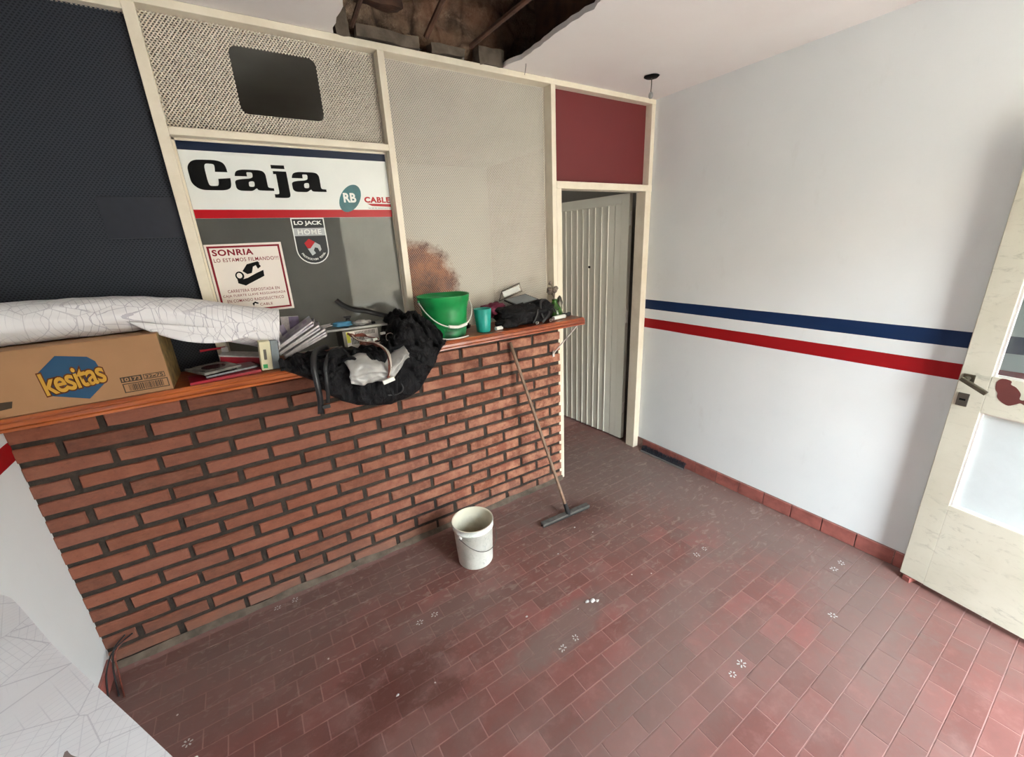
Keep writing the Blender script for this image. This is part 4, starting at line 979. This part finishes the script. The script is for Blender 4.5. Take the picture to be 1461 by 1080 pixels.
flap('strap', [(1.33, -0.345, 1.16), (1.36, -0.350, 1.13), (1.36, -0.352, 1.10), (1.33, -0.350, 1.085), (1.29, -0.348, 1.09)], 0.008, 'black')
bm = BM(); box(bm, -0.016, 0.016, -0.005, 0.005, -0.008, 0.008, 0, Matrix.Translation((1.030, -0.335, 1.098))); o = fin('buckle', bm, M['black'], bp, bevel=0.002); local(o, bp)
flap('strap', [(1.205, 0.02, 1.500), (1.235, 0.005, 1.470), (1.28, -0.005, 1.446), (1.33, -0.01, 1.434), (1.38, -0.02, 1.415), (1.44, -0.06, 1.396)], 0.024, 'black')
bm = BM(); g = []
for i in range(41):
    u = i/40; g.append([])
    for j in range(17):
        v_ = j/16; x = 1.135+0.265*u; zt = 1.262+0.018*math.sin(u*7)+0.02*u; zb = 1.165+0.035*abs(u-0.4)*2+0.045*max(0, u-0.65)*3-0.01*math.sin(u*12)
        z = zt+(zb-zt)*v_
        p = Vector((x+noise.noise(Vector((u*3, v_*2, 3)))*0.012, -0.384-0.012*math.sin(PI*v_)*math.sin(PI*u)+(0.045 if False else 0)*(1-v_), z))
        p.y += 0.085*max(0, 1-v_*2.2)**2; p.z += 0.012*max(0, 1-v_*2.2)**2
        f = 0.012*(1-abs(noise.noise(Vector((u*6, v_*4, 1))))*2.5); p.y -= f
        g[-1].append(bm.verts.new(p))
for i in range(40):
    for j in range(16): bm.faces.new((g[i][j], g[i+1][j], g[i+1][j+1], g[i][j+1]))
o = fin('film_pouch', bm, M['filmg'], bp, True); local(o, bp); o['label'] = 'cloudy translucent plastic pouch'; so = o.modifiers.new('s', 'SOLIDIFY'); so.thickness = 0.001

# white plug beside the green bucket
r_ = place('white_plug', 'small white plug with cord between backpack and green bucket', 'plug', (1.60, -0.035, ST+0.045), (R(20), R(-25), 0))
bm = BM(); lathe(bm, [(0, -0.028), (0.006, -0.028), (0.007, -0.010), (0.013, 0.0), (0.014, 0.018), (0.010, 0.026), (0, 0.027)], 16); fin('shell', bm, M['whitepl'], r_, True)
bm = BM(); tube(bm, cr_spline([(0, 0, -0.026), (0.004, -0.004, -0.034), (0.012, -0.008, -0.040)], 4), 0.003, 6); fin('cord', bm, M['whitepl'], r_, True)

# green bucket
gb = place('green_bucket', 'green plastic bucket with pale wire handle on the shelf', 'bucket', (1.700, -0.138, ST+0.001))
bm = BM(); lathe(bm, [(0, 0), (0.098, 0), (0.101, 0.004), (0.107, 0.05), (0.118, 0.135), (0.1265, 0.178), (0.131, 0.182), (0.133, 0.208), (0.1365, 0.212), (0.1345, 0.216), (0.127, 0.214), (0.122, 0.18), (0.098, 0.01), (0, 0.008)], 48)
for v in bm.verts:
    v.co.x += 0.004*noise.noise(v.co*6); v.co.z += 0.003*noise.noise(v.co*8) if v.co.z > 0.15 else 0
fin('body', bm, M['green'], gb, True)
bm = BM(); lathe(bm, [(0.0988, 0.0015), (0.1018, 0.004), (0.1085, 0.055), (0.1080, 0.055)], 48); 
for v in bm.verts:
    if v.co.z > 0.05: v.co.z += 0.018*noise.noise(v.co*18)
fin('smeared_base', bm, M['greendirty'], gb, True)
for s_ in (-1, 1):
    bm = BM(); tube(bm, [(s_*0.130, 0, 0.192), (s_*0.141, 0, 0.192)], 0.007, 10); fin('lug', bm, M['green'], gb)
hp = [(-0.138, 0, 0.190), (-0.128, -0.055, 0.145), (-0.098, -0.105, 0.100), (-0.055, -0.137, 0.074), (0.0, -0.150, 0.066), (0.045, -0.142, 0.072), (0.090, -0.115, 0.098), (0.128, -0.060, 0.145), (0.138, 0, 0.190)]
bm = BM(); tube(bm, cr_spline(hp, 6), 0.0032, 8); gh = fin('handle', bm, M['whitepl'], gb, True)
bm = BM(); tube(bm, cr_spline([(-0.048, -0.140, 0.073), (0.0, -0.150, 0.066), (0.052, -0.140, 0.074)], 6), 0.008, 10); fin('grip', bm, M['whitepl'], gh, True)
bm = BM(); tube(bm, cr_spline([(-0.118, -0.03, 0.055), (-0.112, -0.075, 0.030), (-0.075, -0.112, 0.010), (-0.02, -0.130, 0.005), (0.035, -0.128, 0.005), (0.07, -0.112, 0.005)], 6), 0.0035, 8); o = fin('wire_loop', bm, M['whitem'], gb, True)
# teal cup
r_ = place('teal_cup', 'teal plastic tumbler next to the green bucket', 'cup', (1.896, -0.190, ST+0.001)); bm = BM(); lathe(bm, [(0, 0), (0.035, 0), (0.037, 0.003), (0.048, 0.124), (0.0465, 0.125), (0.0445, 0.122), (0.034, 0.006), (0, 0.005)], 32); fin('body', bm, M['cup'], r_, True)
lump('rag', (1.835, -0.05, ST+0.02), (0.045, 0.04, 0.022), 'cddark', 0.4, 2.4, 11, None, 3, ST+0.001, 'small brown rag between the green bucket and the teal cup', 'rag')
r_ = place('plastic_tube', 'short white plastic tube right of the teal cup', 'tube', (1.972, -0.225, ST+0.012), (0, R(90), R(8))); bm = BM(); tube(bm, [(0, 0, -0.022), (0, 0, 0.022)], 0.011, 16); fin('body', bm, M['whitepl'], r_)
# maroon cloth and black bag
lump('maroon_cloth', (2.035, -0.070, ST+0.092), (0.085, 0.065, 0.040), 'cloth', 0.35, 1.8, 1, None, 4, ST+0.003, 'folded maroon cloth heaped on the black bag', 'cloth')
hb = empty('black_handbag', (2.18, -0.14, ST), label='slumped black bag with buckled straps at the right half of the shelf', cat='bag')
for nm, c_, r3, sd in (('body', (2.17, -0.145, ST+0.050), (0.175, 0.10, 0.070), 21), ('side_pocket', (2.33, -0.13, ST+0.060), (0.082, 0.08, 0.064), 23), ('front_pocket', (2.05, -0.19, ST+0.026), (0.075, 0.06, 0.034), 25)):
    o = lump(nm, c_, r3, 'nylon', 0.28, 2.3, sd, hb, 4, ST+0.002); local(o, hb)
for P in ([(2.28, -0.235, ST+0.02), (2.265, -0.225, ST+0.07), (2.29, -0.19, ST+0.115), (2.34, -0.16, ST+0.120), (2.38, -0.17, ST+0.09), (2.39, -0.20, ST+0.045)], [(2.19, -0.250, ST+0.012), (2.22, -0.245, ST+0.05), (2.235, -0.235, ST+0.085)], [(2.25, -0.255, ST+0.010), (2.30, -0.245, ST+0.040), (2.33, -0.22, ST+0.06)]):
    o = flap('strap', P, 0.014, 'black', 0.003, hb); local(o, hb)
for x, y_ in ((2.205, -0.262), (2.31, -0.255)):
    bm = BM(); tube(bm, [(x+0.009*math.cos(t), y_-0.002, ST+0.014+0.007*math.sin(t)) for t in [PI*2*i/12 for i in range(13)]], 0.0018, 6); o = fin('buckle', bm, M['steel'], hb); local(o, hb)
fo = place('grey_folder', 'grey folder with black rim lying on the black bag', 'folder', (2.215, -0.100, ST+0.128), (R(14), R(-4), R(12))); pbox(fo, 'rim', (0.185, 0.115, 0.010), 'black'); pbox(fo, 'cover', (0.168, 0.100, 0.0116), 'grey')
wf = place('wire_frame', 'thin grey rectangular metal frame leaning on the mesh above the black bag', 'frame', (2.215, 0.025, ST+0.165), (R(-10), R(-14), 0))
bm = BM(); tube(bm, [(-0.09, 0, -0.022), (0.085, 0, -0.022), (0.085, 0, 0.030), (-0.05, 0, 0.026), (-0.09, 0, -0.022)], 0.003, 6); fin('rod', bm, M['dsteel'], wf)
pbox(wf, 'pane', (0.125, 0.001, 0.034), 'steel', (0.012, 0, 0.003), 0)
# flask with dried flowers
fk = place('green_flask', 'green glass flask near the right end of the shelf', 'flask', (2.460, -0.105, ST+0.001))
bm = BM(); lathe(bm, [(0, 0), (0.052, 0), (0.055, 0.006), (0.046, 0.040), (0.026, 0.078), (0.016, 0.092), (0.017, 0.104), (0.019, 0.106), (0.014, 0.106), (0.013, 0.092), (0, 0.09)], 28); fin('body', bm, M['gglass'], fk, True)
df = place('dried_flowers', 'dried grey flower sprig standing in the green flask', 'flowers', (2.460, -0.105, ST+0.095)); bm = BM(); rd_ = random.Random(8)
for k in range(7):
    e = (rd_.uniform(-.045, .045), rd_.uniform(-.02, .02), rd_.uniform(.05, .115)); tube(bm, cr_spline([(0, 0, 0), (e[0]*.3, e[1]*.3, e[2]*.6), e], 4), 0.002, 5)
    bb = bmesh.ops.create_icosphere(bm, subdivisions=2, radius=rd_.uniform(.010, .016), matrix=Matrix.Translation(e))
    for v in bb['verts']: v.co += Vector([noise.noise(v.co*90+Vector((q, 0, 0))) for q in range(3)])*0.007
fin('sprig', bm, M['dried'], df)
lump('dark_ornament', (2.523, -0.075, ST+0.058), (0.022, 0.018, 0.058), 'dsteel', 0.35, 2, 31, None, 3, ST+0.001, 'small dark olive ornament right of the green flask', 'ornament')
r_ = place('plastic_tube', 'white plastic tube lying in front of the green flask', 'tube', (2.405, -0.215, ST+0.014), (0, R(90), R(6))); bm = BM(); tube(bm, [(0, 0, -0.048), (0, 0, 0.048)], 0.0125, 18); fin('body', bm, M['whitepl'], r_, False)
sgl = place('sunglasses', 'dark sunglasses at the right tip of the shelf', 'sunglasses', (2.505, -0.165, ST+0.012), (R(-10), 0, R(10)))
for s_ in (-1, 1):
    me = curve_mesh('lens', [ell(s_*0.023, 0, 0.020, 0.013)], 0.003); me.transform(Matrix.Rotation(PI/2, 4, 'X')); link('lens', me, M['black'], sgl)
bm = BM(); tube(bm, [(-0.044, 0, 0.006), (-0.01, 0, 0.008), (0.01, 0, 0.008), (0.044, 0, 0.006)], 0.002, 6); tube(bm, [(-0.044, 0, 0.006), (-0.04, 0.07, 0.0)], 0.002, 6); tube(bm, [(0.044, 0, 0.006), (0.04, 0.07, 0.0)], 0.002, 6); fin('frame', bm, M['black'], sgl)

# ================================================================ FLOOR THINGS
wb = place('white_bucket', 'dirty white plastic bucket with wire handle standing on the floor', 'bucket', (1.648, -0.362, 0.001))
BH = 0.265
bm = BM(); lathe(bm, [(0, 0), (0.096, 0), (0.0985, 0.004), (0.110, BH-0.040), (0.1145, BH-0.038), (0.1145, BH-0.030), (0.111, BH-0.028), (0.1125, BH-0.006), (0.1165, BH-0.004), (0.116, BH)], 56); fin('body', bm, M['bpl'], wb, True)
bm = BM(); lathe(bm, [(0.116, BH), (0.110, BH), (0.108, BH-0.006), (0.094, 0.012), (0, 0.010)], 56); fin('inner_face', bm, M['bin'], wb, True)
for s_ in (-1, 1):
    bm = BM(); lathe(bm, [(0, -0.004), (0.010, -0.004), (0.010, 0.006), (0, 0.007)], 12)
    o = fin('lug', bm, M['bpl'], wb); a = R(24); o.location = (s_*0.114*math.cos(a), s_*0.114*math.sin(a)*1, BH-0.05); o.rotation_euler = (0, R(90)*s_, a)
a = R(24); hp = []
for i in range(13):
    t = PI*i/12; x = -0.123*math.cos(t); yv = -0.125*math.sin(t)**0.8; z = BH-0.048-0.095*math.sin(t)
    hp.append((x*math.cos(a)-yv*math.sin(a), x*math.sin(a)+yv*math.cos(a), z))
hp = [(x, y_, z) for x, y_, z in hp]
bm = BM(); tube(bm, cr_spline(hp, 4), 0.002, 6); fin('handle', bm, M['dsteel'], wb, True)

sq = place('floor_squeegee', 'floor squeegee with worn wooden stick leaning on the brick counter', 'squeegee', (2.318, -0.385, 0.0))
b0, b1 = Vector((0.0, 0.0, 0.045)), Vector((2.168-2.318, -0.008+0.385-0.012, 1.135))
bm = BM(); tube(bm, [b0+(b1-b0)*(i/10) for i in range(11)], 0.0105, 10); fin('stick', bm, M['stick'], sq, True)
bm = BM(); d = (b1-b0).normalized(); tube(bm, [b0-d*0.030, b0+d*0.05], [0.017, 0.014], 12); fin('socket', bm, M['black'], sq)
bm = BM(); box(bm, -0.20, 0.175, -0.020, 0.020, 0.012, 0.028, 0, Matrix.Rotation(R(-3), 4, 'Z')); fin('head', bm, M['rubber'], sq, bevel=0.004)
bm = BM(); box(bm, -0.20, 0.175, -0.014, -0.008, 0.0005, 0.014, 0, Matrix.Rotation(R(-3), 4, 'Z')); box(bm, -0.20, 0.175, 0.006, 0.012, 0.0005, 0.014, 0, Matrix.Rotation(R(-3), 4, 'Z')); fin('rubber_blade', bm, M['black'], sq)

gt = place('door_brush_strip', 'dark brush strip lying on the floor against the red skirting tiles', 'strip', (3.405, -0.285, 0.0), (0, 0, R(2)))
pbox(gt, 'holder', (0.008, 0.40, 0.014), 'steel', (-0.020, 0, 0.0075)); bm = BM(); rs = random.Random(5)
for i in range(260):
    y_ = -0.20+0.40*i/260; x = rs.uniform(-0.014, 0.010); tube(bm, [(-0.014, y_, 0.006), (x*0.5, y_+rs.uniform(-.004, .004), 0.03), (x+0.008, y_+rs.uniform(-.008, .008), rs.uniform(0.042, 0.055))], 0.0022, 3)
o = fin('bristles', bm, M['darknavy'], gt); o['kind'] = 'stuff'

# cables in the left corner and short skirting there
cb = place('loose_cables', 'thin dark cables coming down the corner left of the bricks', 'cable', (0.02, -0.05, 0.0))
for m_, P in (('black', [(0.085, 0.028, 0.150), (0.050, 0.022, 0.135), (0.020, 0.010, 0.120), (0.004, -0.02, 0.105), (-0.004, -0.07, 0.075), (-0.003, -0.12, 0.030), (0.0, -0.15, 0.004)]),
              ('black', [(0.060, 0.030, 0.156), (0.022, 0.022, 0.125), (0.010, 0.0, 0.098), (0.012, -0.05, 0.065), (0.020, -0.10, 0.02), (0.030, -0.14, 0.004)]),
              ('wire', [(0.075, 0.030, 0.142), (0.030, 0.016, 0.118), (0.016, -0.006, 0.090), (0.024, -0.05, 0.05), (0.034, -0.10, 0.012), (0.05, -0.16, 0.004)])):
    bm = BM(); tube(bm, cr_spline(P, 6), 0.0032, 7); fin('cable', bm, M[m_], cb, True)
bl = empty('baseboard_left', (0, 0, 0), kind='structure', label='red skirting tiles at the foot of the left wall', cat='baseboard')
y = -0.03
while y > FY:
    y0 = max(y-0.1665, FY)
    bm = BM(); box(bm, 0.0, 0.012, y0+0.0025, y-0.0025, 0.0, 0.078); fin('skirting_tile', bm, M['skirt'], bl, bevel=0.002); y -= 0.1665

# white paint asterisks on the floor
for i, (x, y_) in enumerate([(1.219, -0.586), (1.296, -0.586), (1.697, -1.086), (1.777, -1.080), (2.191, -1.574), (2.264, -1.570), (2.677, -1.084), (2.754, -1.081), (3.158, -1.565), (3.238, -1.568), (2.83, -1.683), (0.309, -0.573), (0.646, -0.075), (0.728, -0.072)]):
    bm = BM(); rr = random.Random(i)
    for k in range(3):
        a = PI*k/3+0.3*i+rr.uniform(-.15, .15); L = rr.uniform(0.013, 0.020)
        for s_ in (-1, 1):
            c_, d_ = math.cos(a)*s_, math.sin(a)*s_; wd = 0.0032
            quad(bm, [(c_*0.007+d_*wd*.7, d_*0.007-c_*wd*.7, 0), (c_*L+d_*wd, d_*L-c_*wd, 0), (c_*L-d_*wd, d_*L+c_*wd, 0), (c_*0.007-d_*wd*.7, d_*0.007+c_*wd*.7, 0)])
    o = fin('paint_mark', bm, M['markw'], fl); o.location = (x, y_, 0.0012)
# crumbs of plaster
for i, (x, y_, s_) in enumerate([(1.979, -0.977, .016), (1.955, -0.965, .012), (2.0, -0.99, .010), (1.02, -0.86, .007), (1.66, -0.86, .006), (2.28, -0.50, .006), (2.34, -0.60, .005), (2.05, -0.62, .005)]):
    o = lump('plaster_crumb', (x, y_, s_*0.35), (s_, s_*0.7, s_*0.45), 'markw', 0.5, 2, 40+i, None, 2, 0.001)
    names_ = ['largest white plaster crumb on the floor right of the white bucket', 'white plaster crumb just left of the largest one', 'white plaster crumb just right of the largest one', 'lone white crumb in the brown floor stain', 'tiny white crumb on the floor in front of the white bucket',
              'tiny white crumb just in front of the squeegee head', 'tiny white crumb farther out from the squeegee head', 'tiny white crumb between white bucket and squeegee head']
    tag(o, names_[i], 'plaster crumb')

# plan sheet on a small table in the left foreground
tb = place('side_table', 'small grey table hidden under the street plan sheet in the near left corner', 'table', (0.30, -1.62, 0))
pbox(tb, 'tabletop', (0.52, 0.62, 0.022), 'whitepl', (0, 0, 0.751), 0.002)
for sx in (-1, 1):
    for sy in (-1, 1): pbox(tb, 'leg', (0.035, 0.035, 0.739), 'dsteel', (sx*0.23, sy*0.28, 0.3705), 0.001)
cr_ = [(q.x, q.y) for q in cr_spline([(0.012, -0.432, 0), (0.040, -0.462, 0), (0.084, -0.535, 0), (0.216, -0.779, 0)], 4)]
pass
me = curve_mesh('plan_board', [cr_+[(0.35, -1.006), (0.443, -1.162), (0.52, -1.293), (0.60, -1.44), (0.60, -1.96), (0.012, -1.96)]], 0.006)
me.transform(Matrix.Translation((0, 0, 0.766)))
pb = tag(link('plan_board', me, M['map2']), 'large white street plan sheet on stiff board in the near left corner', 'plan')
bm = BM(); Q = cr_spline([(0.330, -1.150, .004), (0.338, -1.172, .014), (0.362, -1.196, .012), (0.386, -1.230, .016), (0.396, -1.262, .006)], 5); L_, R_ = [], []
for i, q in enumerate(Q):
    d = Q[min(i+1, len(Q)-1)]-Q[max(i-1, 0)]; d = Vector((d.x, d.y)).normalized(); L_.append(bm.verts.new((q.x-d.y*q.z/2, q.y+d.x*q.z/2, 0.7694))); R_.append(bm.verts.new((q.x+d.y*q.z/2, q.y-d.x*q.z/2, 0.7694)))
for i in range(len(L_)-1): bm.faces.new((L_[i], L_[i+1], R_[i+1], R_[i]))
o = fin('smear', bm, M['stain'], pb); o['label'] = 'brownish curved smear'
# ceiling hook lamp holder
lh = place('lamp_holder', 'bare lamp holder hanging on a short wire from a dark hole in the ceiling', 'lamp holder', (3.059, -0.275, H))
bm = BM(); lathe(bm, [(0, -0.001), (0.036, -0.001), (0.044, -0.004), (0.034, -0.010), (0, -0.012)], 20)
for v in bm.verts: v.co.x *= 1+0.25*noise.noise(v.co*30)
fin('ceiling_rose', bm, M['ink'], lh, True)
bm = BM(); tube(bm, cr_spline([(0, 0, -0.008), (0.002, 0, -0.04), (-0.001, 0, -0.085)], 4), 0.0028, 6); fin('cord', bm, M['dsteel'], lh, True)
bm = BM(); lathe(bm, [(0, -0.080), (0.008, -0.082), (0.013, -0.092), (0.013, -0.104), (0.008, -0.113), (0, -0.114)], 14); fin('socket', bm, M['steel'], lh, True)
lw = place('dangling_wire', 'short thin wire stub hanging from the ceiling beside the hole', 'wire', (2.30, -0.10, H)); bm = BM(); tube(bm, cr_spline([(0, 0, 0), (0.003, 0.01, -0.02), (0, 0.015, -0.045)], 4), 0.0016, 5); fin('wire', bm, M['dsteel'], lw)
